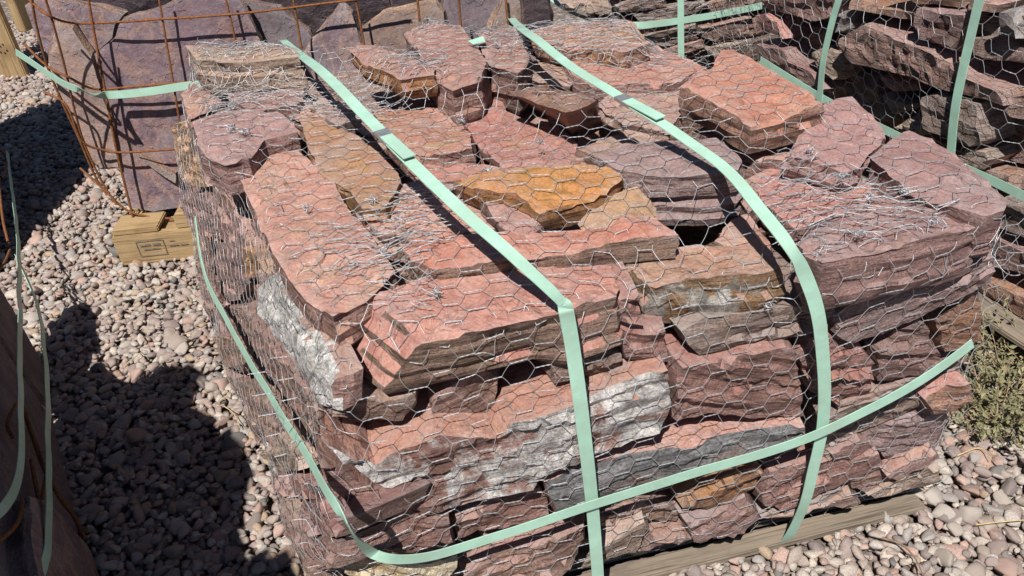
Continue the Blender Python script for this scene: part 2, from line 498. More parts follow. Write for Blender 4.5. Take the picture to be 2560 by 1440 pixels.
for i, (x, y, z, s, q) in enumerate(pebs):
    e, sc = rot_scale(rp, s)
    if i in single:
        o = bpy.data.objects.new('pebble', peb_mesh[rp.randrange(8)])
        o.matrix_world = Matrix.LocRotScale(Vector((x, y, z)), e, Vector(sc))
        link(o, ground)
    else:
        W, T = (PS_LO if y < 3.2 else [PS_LO[0], PS_LO[3]])[rp.randrange(2 if y >= 3.2 else 8)]
        A = np.array(e) @ np.diag(sc)
        Vs.append(W @ A.T + np.array([x, y, z])); Ts.append(T + nv); nv += len(W)
        At.append(np.full(len(W), rp.random()))
me = from_arrays('gravel', np.concatenate(Vs), np.concatenate(Ts)); smooth(me)
a = me.attributes.new('tint', 'FLOAT', 'POINT'); a.data.foreach_set('value', np.concatenate(At).astype(np.float32))
gravel = obj('gravel', me, PEBBLE, ground); tag(gravel, kind='stuff')

# ------------------------------------------------------------------ stones
STONES=[
 ["T","stone","salmon_brown","","wide salmon slab with broken brown front edge under the near green strap","stones on top of the front pile",[[-0.247,1.243,0.8],[-0.132,1.279,0.8],[-0.039,1.29,0.8],[0.041,1.302,0.8],[0.12,1.298,0.8],[0.175,1.281,0.8],[0.182,1.21,0.8],[0.168,1.167,0.8],[0.081,1.14,0.8],[0.021,1.128,0.8],[-0.058,1.109,0.8],[-0.155,1.099,0.8],[-0.201,1.171,0.8]],[[-0.35,1.282,0.68],[-0.132,1.279,0.68],[-0.039,1.29,0.68],[0.041,1.302,0.68],[0.12,1.298,0.68],[0.175,1.281,0.68],[0.182,1.21,0.68],[0.168,1.167,0.68],[0.081,1.14,0.68],[0.015,1.166,0.68],[-0.112,1.127,0.68],[-0.238,1.108,0.68],[-0.326,1.214,0.68]],[0.0,0.0,1.0]],
 ["T","stone","tan_crust","","tan slab with speckled white crust on its front, right of the salmon slab","stones on top of the front pile",[[0.204,1.306,0.785],[0.232,1.321,0.785],[0.342,1.318,0.785],[0.454,1.302,0.785],[0.466,1.257,0.785],[0.464,1.221,0.785],[0.427,1.21,0.785],[0.248,1.211,0.785],[0.224,1.235,0.785]],[[0.204,1.306,0.68],[0.232,1.321,0.68],[0.342,1.318,0.68],[0.454,1.302,0.68],[0.466,1.257,0.68],[0.464,1.221,0.68],[0.427,1.21,0.68],[0.229,1.237,0.68],[0.202,1.276,0.68]],[0.0,0.0,1.0]],
 ["T","stone","purple","","large mauve slab with chalky front edge at the right front corner","stones on top of the front pile",[[0.497,1.227,0.833],[0.54,1.271,0.832],[0.623,1.324,0.831],[0.706,1.347,0.829],[0.761,1.323,0.828],[0.795,1.274,0.827],[0.815,1.24,0.827],[0.767,1.217,0.828],[0.639,1.189,0.83],[0.517,1.167,0.833],[0.5,1.195,0.833]],[[0.495,1.227,0.718],[0.538,1.271,0.717],[0.621,1.324,0.716],[0.704,1.347,0.714],[0.759,1.323,0.713],[0.793,1.274,0.712],[0.813,1.24,0.712],[0.765,1.217,0.713],[0.637,1.189,0.715],[0.515,1.167,0.718],[0.497,1.195,0.718]],[0.02,0.0,1.0]],
 ["T","stone","purple","","mauve slab behind the right front corner, its left edge split away","stones on top of the front pile",[[0.714,1.48,0.845],[0.828,1.567,0.845],[0.853,1.516,0.845],[0.869,1.45,0.845],[0.882,1.369,0.845],[0.886,1.292,0.845],[0.846,1.235,0.845],[0.809,1.226,0.845],[0.785,1.261,0.845],[0.759,1.31,0.845],[0.729,1.39,0.845]],[[0.714,1.48,0.745],[0.828,1.567,0.745],[0.853,1.516,0.745],[0.869,1.45,0.745],[0.882,1.369,0.745],[0.886,1.292,0.745],[0.846,1.235,0.745],[0.809,1.226,0.745],[0.785,1.261,0.745],[0.759,1.31,0.745],[0.729,1.39,0.745]],[0.0,0.0,1.0]],
 ["T","stone","purple","","mauve pentagon slab tilted up near the back right, beside the orange slab","stones on top of the front pile",[[0.561,1.509,0.85],[0.609,1.572,0.854],[0.681,1.662,0.86],[0.734,1.715,0.862],[0.771,1.722,0.861],[0.789,1.634,0.852],[0.779,1.557,0.844],[0.759,1.538,0.843],[0.685,1.449,0.838],[0.649,1.433,0.838],[0.609,1.475,0.845]],[[0.558,1.515,0.791],[0.606,1.578,0.795],[0.678,1.668,0.8],[0.731,1.721,0.803],[0.768,1.728,0.802],[0.786,1.64,0.792],[0.776,1.563,0.785],[0.756,1.544,0.784],[0.682,1.455,0.779],[0.646,1.439,0.779],[0.606,1.481,0.785]],[0.05,-0.099,0.994]],
 ["T","stone","orange","","broad orange red slab with a cracked front edge at the back right","stones on top of the front pile",[[0.409,1.778,0.9],[0.503,1.873,0.9],[0.55,1.966,0.9],[0.578,1.966,0.9],[0.632,1.788,0.9],[0.664,1.618,0.9],[0.612,1.596,0.9],[0.554,1.577,0.9],[0.504,1.562,0.9],[0.467,1.659,0.9],[0.434,1.733,0.9]],[[0.409,1.778,0.825],[0.503,1.873,0.825],[0.55,1.966,0.825],[0.578,1.966,0.825],[0.632,1.788,0.825],[0.664,1.618,0.825],[0.612,1.596,0.825],[0.554,1.577,0.825],[0.504,1.562,0.825],[0.467,1.659,0.825],[0.434,1.733,0.825]],[0.0,0.0,1.0]],
 ["T","stone","mottled","","mottled pink stone with cream patches under the far strap seal","stones on top of the front pile",[[0.247,1.881,0.83],[0.299,2.009,0.83],[0.39,2.046,0.83],[0.449,1.951,0.83],[0.414,1.78,0.83],[0.371,1.705,0.83],[0.283,1.76,0.83]],[[0.247,1.881,0.73],[0.299,2.009,0.73],[0.39,2.046,0.73],[0.449,1.951,0.73],[0.414,1.78,0.73],[0.371,1.705,0.73],[0.283,1.76,0.73]],[0.0,0.0,1.0]],
 ["T","stone","pink_ochre","","pink stone with ochre stains at the back edge, behind the far strap","stones on top of the front pile",[[0.109,2.272,0.895],[0.199,2.294,0.895],[0.347,2.278,0.895],[0.386,2.225,0.895],[0.396,2.073,0.895],[0.329,2.036,0.895],[0.183,2.137,0.895],[0.136,2.181,0.895]],[[0.109,2.272,0.825],[0.199,2.294,0.825],[0.347,2.278,0.825],[0.386,2.225,0.825],[0.396,2.073,0.825],[0.329,2.036,0.825],[0.183,2.137,0.825],[0.136,2.181,0.825]],[0.0,0.0,1.0]],
 ["T","stone","pink","","flaky pink slab just in front of the ochre stained back stone","stones on top of the front pile",[[0.163,2.261,0.85],[0.192,2.252,0.85],[0.346,2.146,0.85],[0.432,2.163,0.85],[0.526,2.015,0.85],[0.444,1.932,0.85],[0.312,1.937,0.85],[0.237,1.947,0.85],[0.201,2.05,0.85]],[[0.163,2.261,0.78],[0.192,2.252,0.78],[0.346,2.146,0.78],[0.432,2.163,0.78],[0.526,2.015,0.78],[0.444,1.932,0.78],[0.312,1.937,0.78],[0.237,1.947,0.78],[0.201,2.05,0.78]],[0.0,0.0,1.0]],
 ["T","stone","salmon_dark","","block with a dark undercut side and stepped right face in the middle of the top","stones on top of the front pile",[[0.034,1.846,0.9],[0.081,1.848,0.9],[0.126,1.853,0.9],[0.185,1.814,0.9],[0.222,1.747,0.9],[0.197,1.728,0.9],[0.149,1.705,0.9],[0.101,1.761,0.9]],[[0.11,2.037,0.77],[0.134,2.019,0.77],[0.126,1.853,0.77],[0.185,1.814,0.77],[0.252,1.878,0.77],[0.228,1.862,0.77],[0.176,1.845,0.77],[0.145,1.932,0.77]],[0.0,0.0,1.0]],
 ["T","stone","red","","smooth brick red stone with an ochre patch, left of the undercut block","stones on top of the front pile",[[-0.098,2.128,0.8],[-0.03,2.146,0.8],[0.019,2.079,0.8],[0.03,1.975,0.8],[0.102,1.857,0.8],[0.147,1.842,0.8],[0.17,1.793,0.8],[0.183,1.672,0.8],[0.128,1.652,0.8],[0.001,1.699,0.8],[-0.052,1.845,0.8],[-0.091,2.018,0.8]],[[-0.098,2.128,0.69],[-0.03,2.146,0.69],[0.019,2.079,0.69],[0.03,1.975,0.69],[0.102,1.857,0.69],[0.147,1.842,0.69],[0.17,1.793,0.69],[0.183,1.672,0.69],[0.128,1.652,0.69],[0.001,1.699,0.69],[-0.052,1.845,0.69],[-0.091,2.018,0.69]],[0.0,0.0,1.0]],
 ["T","stone","salmon","","flat salmon stone between the near strap and the brick red stone","stones on top of the front pile",[[-0.302,2.04,0.815],[-0.201,2.015,0.815],[-0.102,1.99,0.815],[-0.062,1.863,0.815],[-0.059,1.756,0.815],[-0.119,1.734,0.815],[-0.21,1.782,0.815],[-0.259,1.873,0.815]],[[-0.302,2.04,0.715],[-0.201,2.015,0.715],[-0.102,1.99,0.715],[-0.062,1.863,0.715],[-0.059,1.756,0.715],[-0.119,1.734,0.715],[-0.21,1.782,0.715],[-0.259,1.873,0.715]],[0.0,0.0,1.0]],
 ["T","stone","pink","","long pink stone at the back beneath the bunched netting","stones on top of the front pile",[[-0.222,2.34,0.9],[-0.147,2.405,0.9],[-0.069,2.367,0.9],[-0.03,2.155,0.9],[-0.006,2.057,0.9],[-0.023,1.96,0.9],[-0.091,1.918,0.9],[-0.131,1.984,0.9],[-0.162,2.144,0.9]],[[-0.222,2.34,0.79],[-0.147,2.405,0.79],[-0.069,2.367,0.79],[-0.03,2.155,0.79],[-0.006,2.057,0.79],[-0.023,1.96,0.79],[-0.091,1.918,0.79],[-0.131,1.984,0.79],[-0.162,2.144,0.79]],[0.0,0.0,1.0]],
 ["T","stone","pink_dark","","squat stone with dark front face left of the far strap at the back","stones on top of the front pile",[[-0.02,2.284,0.9],[0.081,2.289,0.9],[0.096,2.089,0.9],[0.086,2.03,0.9],[0.063,1.994,0.9],[0.002,2.054,0.9],[-0.019,2.176,0.9]],[[-0.02,2.284,0.77],[0.081,2.289,0.77],[0.096,2.089,0.77],[0.086,2.03,0.77],[0.063,1.994,0.77],[0.002,2.054,0.77],[-0.019,2.176,0.77]],[0.0,0.0,1.0]],
 ["T","stone","ochre_edge","","tilted slab with an orange lower edge at the back, above the near strap","stones on top of the front pile",[[-0.365,2.234,0.911],[-0.297,2.213,0.915],[-0.21,2.11,0.914],[-0.133,2.015,0.912],[-0.136,1.973,0.909],[-0.215,1.979,0.903],[-0.317,2.122,0.906]],[[-0.36,2.239,0.852],[-0.292,2.217,0.855],[-0.205,2.115,0.854],[-0.128,2.02,0.853],[-0.131,1.978,0.849],[-0.21,1.984,0.843],[-0.312,2.127,0.846]],[-0.079,-0.079,0.994]],
 ["T","stone","tan","","pale tan block at the back left corner of the pile","stones on top of the front pile",[[-0.802,2.315,0.93],[-0.698,2.303,0.93],[-0.566,2.283,0.93],[-0.492,2.185,0.93],[-0.47,2.134,0.93],[-0.56,2.131,0.93],[-0.663,2.144,0.93],[-0.746,2.196,0.93]],[[-0.802,2.315,0.83],[-0.698,2.303,0.83],[-0.566,2.283,0.83],[-0.492,2.185,0.83],[-0.47,2.134,0.83],[-0.56,2.131,0.83],[-0.663,2.144,0.83],[-0.746,2.196,0.83]],[0.0,0.0,1.0]],
 ["T","stone","salmon_brown","","small stone with glinting edge on the left rim below the tan corner block","stones on top of the front pile",[[-0.813,2.192,0.85],[-0.795,2.266,0.85],[-0.704,2.136,0.85],[-0.665,2.08,0.85],[-0.721,2.059,0.85],[-0.749,2.031,0.85]],[[-0.813,2.192,0.76],[-0.795,2.266,0.76],[-0.704,2.136,0.76],[-0.665,2.08,0.76],[-0.721,2.059,0.76],[-0.749,2.031,0.76]],[0.0,0.0,1.0]],
 ["T","stone","pink","","pink stone under tangled netting behind the mauve left slab","stones on top of the front pile",[[-0.673,2.118,0.85],[-0.639,2.223,0.85],[-0.51,2.217,0.85],[-0.464,2.069,0.85],[-0.481,2.018,0.85],[-0.58,2.023,0.85]],[[-0.673,2.118,0.77],[-0.639,2.223,0.77],[-0.51,2.217,0.77],[-0.464,2.069,0.77],[-0.481,2.018,0.77],[-0.58,2.023,0.77]],[0.0,0.0,1.0]],
 ["T","stone","purple","","mauve slab with a dark broken front on the left rim","stones on top of the front pile",[[-0.712,1.945,0.865],[-0.647,1.988,0.865],[-0.518,1.967,0.865],[-0.463,1.889,0.865],[-0.458,1.848,0.865],[-0.525,1.821,0.865],[-0.539,1.722,0.865],[-0.586,1.706,0.865],[-0.653,1.78,0.865]],[[-0.712,1.945,0.775],[-0.647,1.988,0.775],[-0.518,1.967,0.775],[-0.463,1.889,0.775],[-0.458,1.848,0.775],[-0.525,1.821,0.775],[-0.539,1.722,0.775],[-0.586,1.706,0.775],[-0.653,1.78,0.775]],[0.0,0.0,1.0]],
 ["T","stone","salmon","","longest salmon slab lying along the left rim of the pile","stones on top of the front pile",[[-0.61,1.816,0.815],[-0.556,1.849,0.815],[-0.46,1.827,0.815],[-0.421,1.773,0.815],[-0.357,1.664,0.815],[-0.33,1.571,0.815],[-0.263,1.431,0.815],[-0.205,1.289,0.815],[-0.245,1.225,0.815],[-0.301,1.168,0.815],[-0.357,1.235,0.815],[-0.412,1.333,0.815],[-0.458,1.439,0.815],[-0.48,1.504,0.815],[-0.547,1.668,0.815]],[[-0.61,1.816,0.73],[-0.556,1.849,0.73],[-0.46,1.827,0.73],[-0.421,1.773,0.73],[-0.357,1.664,0.73],[-0.33,1.571,0.73],[-0.263,1.431,0.73],[-0.205,1.289,0.73],[-0.245,1.225,0.73],[-0.301,1.168,0.73],[-0.357,1.235,0.73],[-0.412,1.333,0.73],[-0.458,1.439,0.73],[-0.48,1.504,0.73],[-0.547,1.668,0.73]],[0.0,0.0,1.0]],
 ["T","stone","ochre","","ochre and pink slab between the long left slab and the near strap","stones on top of the front pile",[[-0.469,1.974,0.83],[-0.421,1.982,0.83],[-0.342,1.871,0.83],[-0.269,1.757,0.83],[-0.213,1.641,0.83],[-0.208,1.6,0.83],[-0.232,1.491,0.83],[-0.278,1.5,0.83],[-0.313,1.591,0.83],[-0.362,1.655,0.83],[-0.424,1.8,0.83]],[[-0.469,1.974,0.75],[-0.421,1.982,0.75],[-0.342,1.871,0.75],[-0.269,1.757,0.75],[-0.213,1.641,0.75],[-0.208,1.6,0.75],[-0.232,1.491,0.75],[-0.278,1.5,0.75],[-0.313,1.591,0.75],[-0.362,1.655,0.75],[-0.424,1.8,0.75]],[0.0,0.0,1.0]],
 ["T","stone","salmon","","salmon stone under matted wire left of the near strap","stones on top of the front pile",[[-0.292,1.553,0.8],[-0.245,1.594,0.8],[-0.146,1.611,0.8],[-0.071,1.544,0.8],[0.0,1.465,0.8],[-0.019,1.423,0.8],[-0.157,1.417,0.8],[-0.236,1.45,0.8],[-0.27,1.5,0.8]],[[-0.292,1.553,0.73],[-0.245,1.594,0.73],[-0.146,1.611,0.73],[-0.071,1.544,0.73],[0.0,1.465,0.73],[-0.019,1.423,0.73],[-0.157,1.417,0.73],[-0.236,1.45,0.73],[-0.27,1.5,0.73]],[0.0,0.0,1.0]],
 ["T","stone","salmon_brown","","long narrow slab crossing behind the salmon front slab","stones on top of the front pile",[[-0.194,1.34,0.835],[-0.136,1.351,0.835],[0.047,1.352,0.835],[0.216,1.35,0.835],[0.273,1.345,0.835],[0.298,1.282,0.835],[0.162,1.28,0.835],[0.013,1.274,0.835],[-0.127,1.261,0.835],[-0.161,1.28,0.835]],[[-0.194,1.34,0.785],[-0.136,1.351,0.785],[0.047,1.352,0.785],[0.216,1.35,0.785],[0.273,1.345,0.785],[0.298,1.282,0.785],[0.162,1.28,0.785],[0.013,1.274,0.785],[-0.127,1.261,0.785],[-0.161,1.28,0.785]],[0.0,0.0,1.0]],
 ["T","stone","pink","","round shouldered grey pink stone beside the ochre wedge","stones on top of the front pile",[[-0.044,1.479,0.84],[0.019,1.494,0.84],[0.067,1.413,0.84],[0.066,1.376,0.84],[0.033,1.346,0.84],[-0.009,1.395,0.84]],[[-0.044,1.479,0.77],[0.019,1.494,0.77],[0.067,1.413,0.77],[0.066,1.376,0.77],[0.033,1.346,0.77],[-0.009,1.395,0.77]],[0.0,0.0,1.0]],
 ["T","stone","ochre_bright","","bright ochre wedge in the middle of the top","stones on top of the front pile",[[-0.086,1.528,0.865],[0.024,1.536,0.865],[0.133,1.521,0.865],[0.195,1.507,0.865],[0.236,1.481,0.865],[0.225,1.451,0.865],[0.165,1.394,0.865],[0.134,1.391,0.865],[0.065,1.369,0.865],[0.025,1.435,0.865],[-0.042,1.465,0.865]],[[-0.086,1.528,0.805],[0.024,1.536,0.805],[0.133,1.521,0.805],[0.195,1.507,0.805],[0.236,1.481,0.805],[0.225,1.451,0.805],[0.165,1.394,0.805],[0.134,1.391,0.805],[0.065,1.369,0.805],[0.025,1.435,0.805],[-0.042,1.465,0.805]],[0.0,0.0,1.0]],
 ["T","stone","tan_ochre","","tan stone leaning between the ochre wedge and the long narrow slab","stones on top of the front pile",[[0.164,1.389,0.836],[0.207,1.438,0.843],[0.255,1.45,0.845],[0.271,1.405,0.838],[0.274,1.348,0.83],[0.227,1.335,0.828],[0.157,1.339,0.828],[0.142,1.371,0.833]],[[0.164,1.399,0.766],[0.207,1.448,0.774],[0.255,1.46,0.776],[0.271,1.416,0.769],[0.274,1.358,0.76],[0.227,1.345,0.758],[0.157,1.349,0.759],[0.142,1.382,0.764]],[0.0,-0.148,0.989]],
 ["T","stone","purple_grey","","thick mauve slab with pale front face beside the far strap","stones on top of the front pile",[[0.191,1.54,0.87],[0.252,1.573,0.87],[0.368,1.584,0.87],[0.443,1.593,0.87],[0.46,1.469,0.87],[0.44,1.424,0.87],[0.362,1.421,0.87],[0.277,1.446,0.87],[0.229,1.48,0.87]],[[0.191,1.54,0.76],[0.252,1.573,0.76],[0.368,1.584,0.76],[0.443,1.593,0.76],[0.46,1.469,0.76],[0.44,1.424,0.76],[0.362,1.421,0.76],[0.277,1.446,0.76],[0.229,1.48,0.76]],[0.0,0.0,1.0]],
 ["T","stone","pink","","pink slab right of the far strap below the orange slab","stones on top of the front pile",[[0.435,1.768,0.8],[0.496,1.788,0.8],[0.544,1.73,0.8],[0.628,1.661,0.8],[0.623,1.566,0.8],[0.537,1.586,0.8],[0.506,1.626,0.8]],[[0.435,1.768,0.72],[0.496,1.788,0.72],[0.544,1.73,0.72],[0.628,1.661,0.72],[0.623,1.566,0.72],[0.537,1.586,0.72],[0.506,1.626,0.72]],[0.0,0.0,1.0]],
 ["T","stone","red_pink","","red pink stone under matted wire behind the right corner slab","stones on top of the front pile",[[0.502,1.545,0.79],[0.567,1.599,0.79],[0.631,1.566,0.79],[0.675,1.507,0.79],[0.721,1.48,0.79],[0.753,1.44,0.79],[0.671,1.394,0.79],[0.59,1.357,0.79],[0.53,1.33,0.79],[0.504,1.444,0.79]],[[0.502,1.545,0.71],[0.567,1.599,0.71],[0.631,1.566,0.71],[0.675,1.507,0.71],[0.721,1.48,0.71],[0.753,1.44,0.71],[0.671,1.394,0.71],[0.59,1.357,0.71],[0.53,1.33,0.71],[0.504,1.444,0.71]],[0.0,0.0,1.0]],
 ["T","stone","salmon_dark","","reddish stone wedged under the far strap beside the black hollow","stones on top of the front pile",[[0.383,1.333,0.79],[0.43,1.397,0.79],[0.463,1.405,0.79],[0.47,1.302,0.79],[0.468,1.275,0.79],[0.419,1.282,0.79]],[[0.383,1.333,0.7],[0.43,1.397,0.7],[0.463,1.405,0.7],[0.47,1.302,0.7],[0.468,1.275,0.7],[0.419,1.282,0.7]],[0.0,0.0,1.0]],
 ["T","stone","grey_pink","","grey pink stones edge under the near strap behind the ochre slab","stones on top of the front pile",[[-0.495,2.193,0.8],[-0.396,2.146,0.8],[-0.306,2.067,0.8],[-0.237,1.907,0.8],[-0.32,1.926,0.8],[-0.367,1.984,0.8],[-0.445,2.056,0.8]],[[-0.495,2.193,0.72],[-0.396,2.146,0.72],[-0.306,2.067,0.72],[-0.237,1.907,0.72],[-0.32,1.926,0.72],[-0.367,1.984,0.72],[-0.445,2.056,0.72]],[0.0,0.0,1.0]],
 ["T","stone","pink_dark","","low stone in the gap below the tilted orange edged slab","stones on top of the front pile",[[-0.26,2.143,0.8],[-0.135,2.182,0.8],[-0.101,2.134,0.8],[-0.103,2.041,0.8],[-0.223,2.056,0.8]],[[-0.26,2.143,0.72],[-0.135,2.182,0.72],[-0.101,2.134,0.72],[-0.103,2.041,0.72],[-0.223,2.056,0.72]],[0.0,0.0,1.0]],
 ["T","stone","pink","","pink stone tucked behind the bright ochre wedge","stones on top of the front pile",[[-0.209,1.752,0.8],[-0.112,1.759,0.8],[0.001,1.694,0.8],[0.162,1.65,0.8],[0.144,1.64,0.8],[0.033,1.649,0.8],[-0.095,1.651,0.8],[-0.164,1.669,0.8]],[[-0.209,1.752,0.73],[-0.112,1.759,0.73],[0.001,1.694,0.73],[0.162,1.65,0.73],[0.144,1.64,0.73],[0.033,1.649,0.73],[-0.095,1.651,0.73],[-0.164,1.669,0.73]],[0.0,0.0,1.0]],
 ["T","stone","mottled","","thin pink stone between the undercut block and the thick mauve slab","stones on top of the front pile",[[0.171,1.726,0.81],[0.286,1.782,0.81],[0.383,1.725,0.81],[0.438,1.729,0.81],[0.272,1.694,0.81],[0.217,1.675,0.81]],[[0.171,1.726,0.75],[0.286,1.782,0.75],[0.383,1.725,0.75],[0.438,1.729,0.75],[0.272,1.694,0.75],[0.217,1.675,0.75]],[0.0,0.0,1.0]],
 ["T","stone","mottled","","small pink stone under the far strap behind the undercut block","stones on top of the front pile",[[0.113,2.209,0.83],[0.185,2.194,0.83],[0.223,2.07,0.83],[0.191,2.014,0.83],[0.116,2.055,0.83],[0.086,2.107,0.83]],[[0.113,2.209,0.75],[0.185,2.194,0.75],[0.223,2.07,0.75],[0.191,2.014,0.75],[0.116,2.055,0.75],[0.086,2.107,0.75]],[0.0,0.0,1.0]],
 ["T","stone","pink_dark","","low stone in the gap between the squat dark stone and the brick red one","stones on top of the front pile",[[-0.016,2.195,0.8],[0.069,2.23,0.8],[0.098,2.153,0.8],[0.033,2.115,0.8],[-0.015,2.144,0.8]],[[-0.016,2.195,0.73],[0.069,2.23,0.73],[0.098,2.153,0.73],[0.033,2.115,0.73],[-0.015,2.144,0.73]],[0.0,0.0,1.0]],
 ["T","stone","grey_pink","","small grey white stone left of the near strap under matted wire","stones on top of the front pile",[[-0.405,1.959,0.84],[-0.375,2.005,0.84],[-0.334,1.985,0.84],[-0.333,1.914,0.84],[-0.369,1.895,0.84]],[[-0.405,1.959,0.78],[-0.375,2.005,0.78],[-0.334,1.985,0.78],[-0.333,1.914,0.78],[-0.369,1.895,0.78]],[0.0,0.0,1.0]],
 ["T","stone","pink","","small pink stone behind the top of the ochre and pink slab","stones on top of the front pile",[[-0.538,2.043,0.835],[-0.466,2.091,0.835],[-0.419,1.984,0.835],[-0.464,1.962,0.835]],[[-0.538,2.043,0.765],[-0.466,2.091,0.765],[-0.419,1.984,0.765],[-0.464,1.962,0.765]],[0.0,0.0,1.0]],
 ["T","stone","salmon","","thin salmon stone under the near strap behind the matted wire","stones on top of the front pile",[[-0.211,1.618,0.815],[-0.161,1.629,0.815],[-0.085,1.606,0.815],[-0.126,1.579,0.815],[-0.217,1.567,0.815]],[[-0.211,1.618,0.755],[-0.161,1.629,0.755],[-0.085,1.606,0.755],[-0.126,1.579,0.755],[-0.217,1.567,0.755]],[0.0,0.0,1.0]],
 ["T","stone","salmon_dark","","narrow dark red stone under the far strap above the black hollow","stones on top of the front pile",[[0.478,1.531,0.8],[0.507,1.542,0.8],[0.498,1.443,0.8],[0.46,1.397,0.8],[0.459,1.467,0.8]],[[0.478,1.531,0.73],[0.507,1.542,0.73],[0.498,1.443,0.73],[0.46,1.397,0.73],[0.459,1.467,0.73]],[0.0,0.0,1.0]],
 ["T","stone","pink","","flat pink stone behind the mauve pentagon slab","stones on top of the front pile",[[0.634,1.66,0.82],[0.711,1.758,0.82],[0.758,1.803,0.82],[0.708,1.726,0.82],[0.64,1.629,0.82]],[[0.634,1.66,0.76],[0.711,1.758,0.76],[0.758,1.803,0.76],[0.708,1.726,0.76],[0.64,1.629,0.76]],[0.0,0.0,1.0]],
 ["F","stone","brown","","brown layered block under the left end of the salmon front slab","stones in the front face of the pile",[[-0.31,1.107,0.718],[-0.274,1.112,0.687],[-0.238,1.118,0.664],[-0.18,1.127,0.671],[-0.181,1.127,0.648],[-0.212,1.122,0.609],[-0.285,1.111,0.625],[-0.331,1.103,0.644]],[[-0.341,1.304,0.718],[-0.306,1.31,0.687],[-0.269,1.316,0.664],[-0.212,1.325,0.671],[-0.213,1.325,0.648],[-0.243,1.32,0.609],[-0.317,1.308,0.625],[-0.363,1.301,0.644]],[0.216,0.035,0.976]],
 ["F","stone","brown_pink","","angular brown block beside the black slot under the salmon slab","stones in the front face of the pile",[[-0.128,1.146,0.661],[-0.069,1.155,0.682],[-0.032,1.161,0.654],[-0.045,1.159,0.591],[-0.059,1.157,0.525],[-0.091,1.152,0.548],[-0.146,1.143,0.574],[-0.171,1.139,0.592],[-0.16,1.141,0.632]],[[-0.159,1.343,0.661],[-0.101,1.353,0.682],[-0.064,1.359,0.654],[-0.077,1.357,0.591],[-0.09,1.354,0.525],[-0.122,1.349,0.548],[-0.177,1.341,0.574],[-0.202,1.337,0.592],[-0.191,1.338,0.632]],[-0.343,-0.055,0.938]],
 ["F","stone","brown","","layered brown stone right of the black slot, behind the near strap","stones in the front face of the pile",[[0.051,1.164,0.672],[0.144,1.179,0.682],[0.184,1.186,0.66],[0.181,1.185,0.614],[0.09,1.171,0.614],[0.052,1.165,0.63]],[[0.02,1.362,0.672],[0.112,1.377,0.682],[0.153,1.383,0.66],[0.149,1.383,0.614],[0.059,1.368,0.614],[0.02,1.362,0.63]],[-0.004,-0.001,1.0]],
 ["F","stone","crust","crust_white","longest stone in the front face, covered with grey and white crust","stones in the front face of the pile",[[-0.344,1.051,0.643],[-0.271,1.062,0.565],[-0.156,1.081,0.601],[-0.054,1.097,0.573],[-0.023,1.102,0.601],[0.099,1.121,0.615],[0.236,1.143,0.635],[0.263,1.148,0.64],[0.272,1.149,0.567],[0.253,1.146,0.512],[0.132,1.127,0.485],[0.0,1.106,0.431],[-0.136,1.084,0.418],[-0.202,1.073,0.417],[-0.273,1.062,0.516]],[[-0.371,1.218,0.643],[-0.298,1.23,0.565],[-0.183,1.249,0.601],[-0.081,1.265,0.573],[-0.05,1.27,0.601],[0.072,1.289,0.615],[0.21,1.311,0.635],[0.236,1.316,0.64],[0.245,1.317,0.567],[0.227,1.314,0.512],[0.105,1.295,0.485],[-0.027,1.274,0.431],[-0.162,1.252,0.418],[-0.229,1.241,0.417],[-0.3,1.23,0.516]],[-0.077,-0.012,0.997]],
 ["F","stone","red_brown","","red brown block with yellow specks between the two vertical straps","stones in the front face of the pile",[[0.285,1.172,0.626],[0.375,1.186,0.631],[0.481,1.203,0.634],[0.509,1.207,0.608],[0.539,1.212,0.473],[0.548,1.214,0.422],[0.452,1.198,0.448],[0.353,1.182,0.487],[0.282,1.171,0.484],[0.276,1.17,0.586]],[[0.254,1.369,0.626],[0.343,1.383,0.631],[0.45,1.4,0.634],[0.477,1.405,0.608],[0.507,1.41,0.473],[0.517,1.411,0.422],[0.42,1.396,0.448],[0.321,1.38,0.487],[0.25,1.368,0.484],[0.244,1.367,0.586]],[0.405,0.065,0.912]],
 ["F","stone","grey_brown","","dark layered stone just below the white crusted tan slab","stones in the front face of the pile",[[0.287,1.182,0.694],[0.329,1.189,0.71],[0.485,1.214,0.707],[0.579,1.229,0.693],[0.588,1.23,0.657],[0.555,1.225,0.63],[0.485,1.214,0.629],[0.319,1.187,0.633],[0.303,1.184,0.653]],[[0.255,1.379,0.694],[0.297,1.386,0.71],[0.453,1.411,0.707],[0.548,1.426,0.693],[0.556,1.428,0.657],[0.524,1.422,0.63],[0.454,1.411,0.629],[0.287,1.384,0.633],[0.271,1.382,0.653]],[0.04,0.006,0.999]],
 ["F","stone","red_brown","","upright red brown stone left of the dark layered stone","stones in the front face of the pile",[[0.178,1.185,0.776],[0.215,1.191,0.784],[0.222,1.192,0.712],[0.266,1.199,0.698],[0.27,1.199,0.615],[0.187,1.186,0.636],[0.173,1.184,0.704]],[[0.147,1.382,0.776],[0.183,1.388,0.784],[0.191,1.389,0.712],[0.235,1.396,0.698],[0.238,1.397,0.615],[0.155,1.384,0.636],[0.141,1.381,0.704]],[0.311,0.05,0.949]],
 ["F","stone","red_pink","","red block right of the far strap in the front face","stones in the front face of the pile",[[0.513,1.228,0.583],[0.554,1.235,0.609],[0.627,1.246,0.6],[0.683,1.255,0.519],[0.696,1.257,0.411],[0.612,1.244,0.421],[0.555,1.235,0.466]],[[0.482,1.426,0.583],[0.522,1.432,0.609],[0.595,1.444,0.6],[0.651,1.453,0.519],[0.664,1.455,0.411],[0.58,1.441,0.421],[0.524,1.432,0.466]],[0.259,0.041,0.965]],
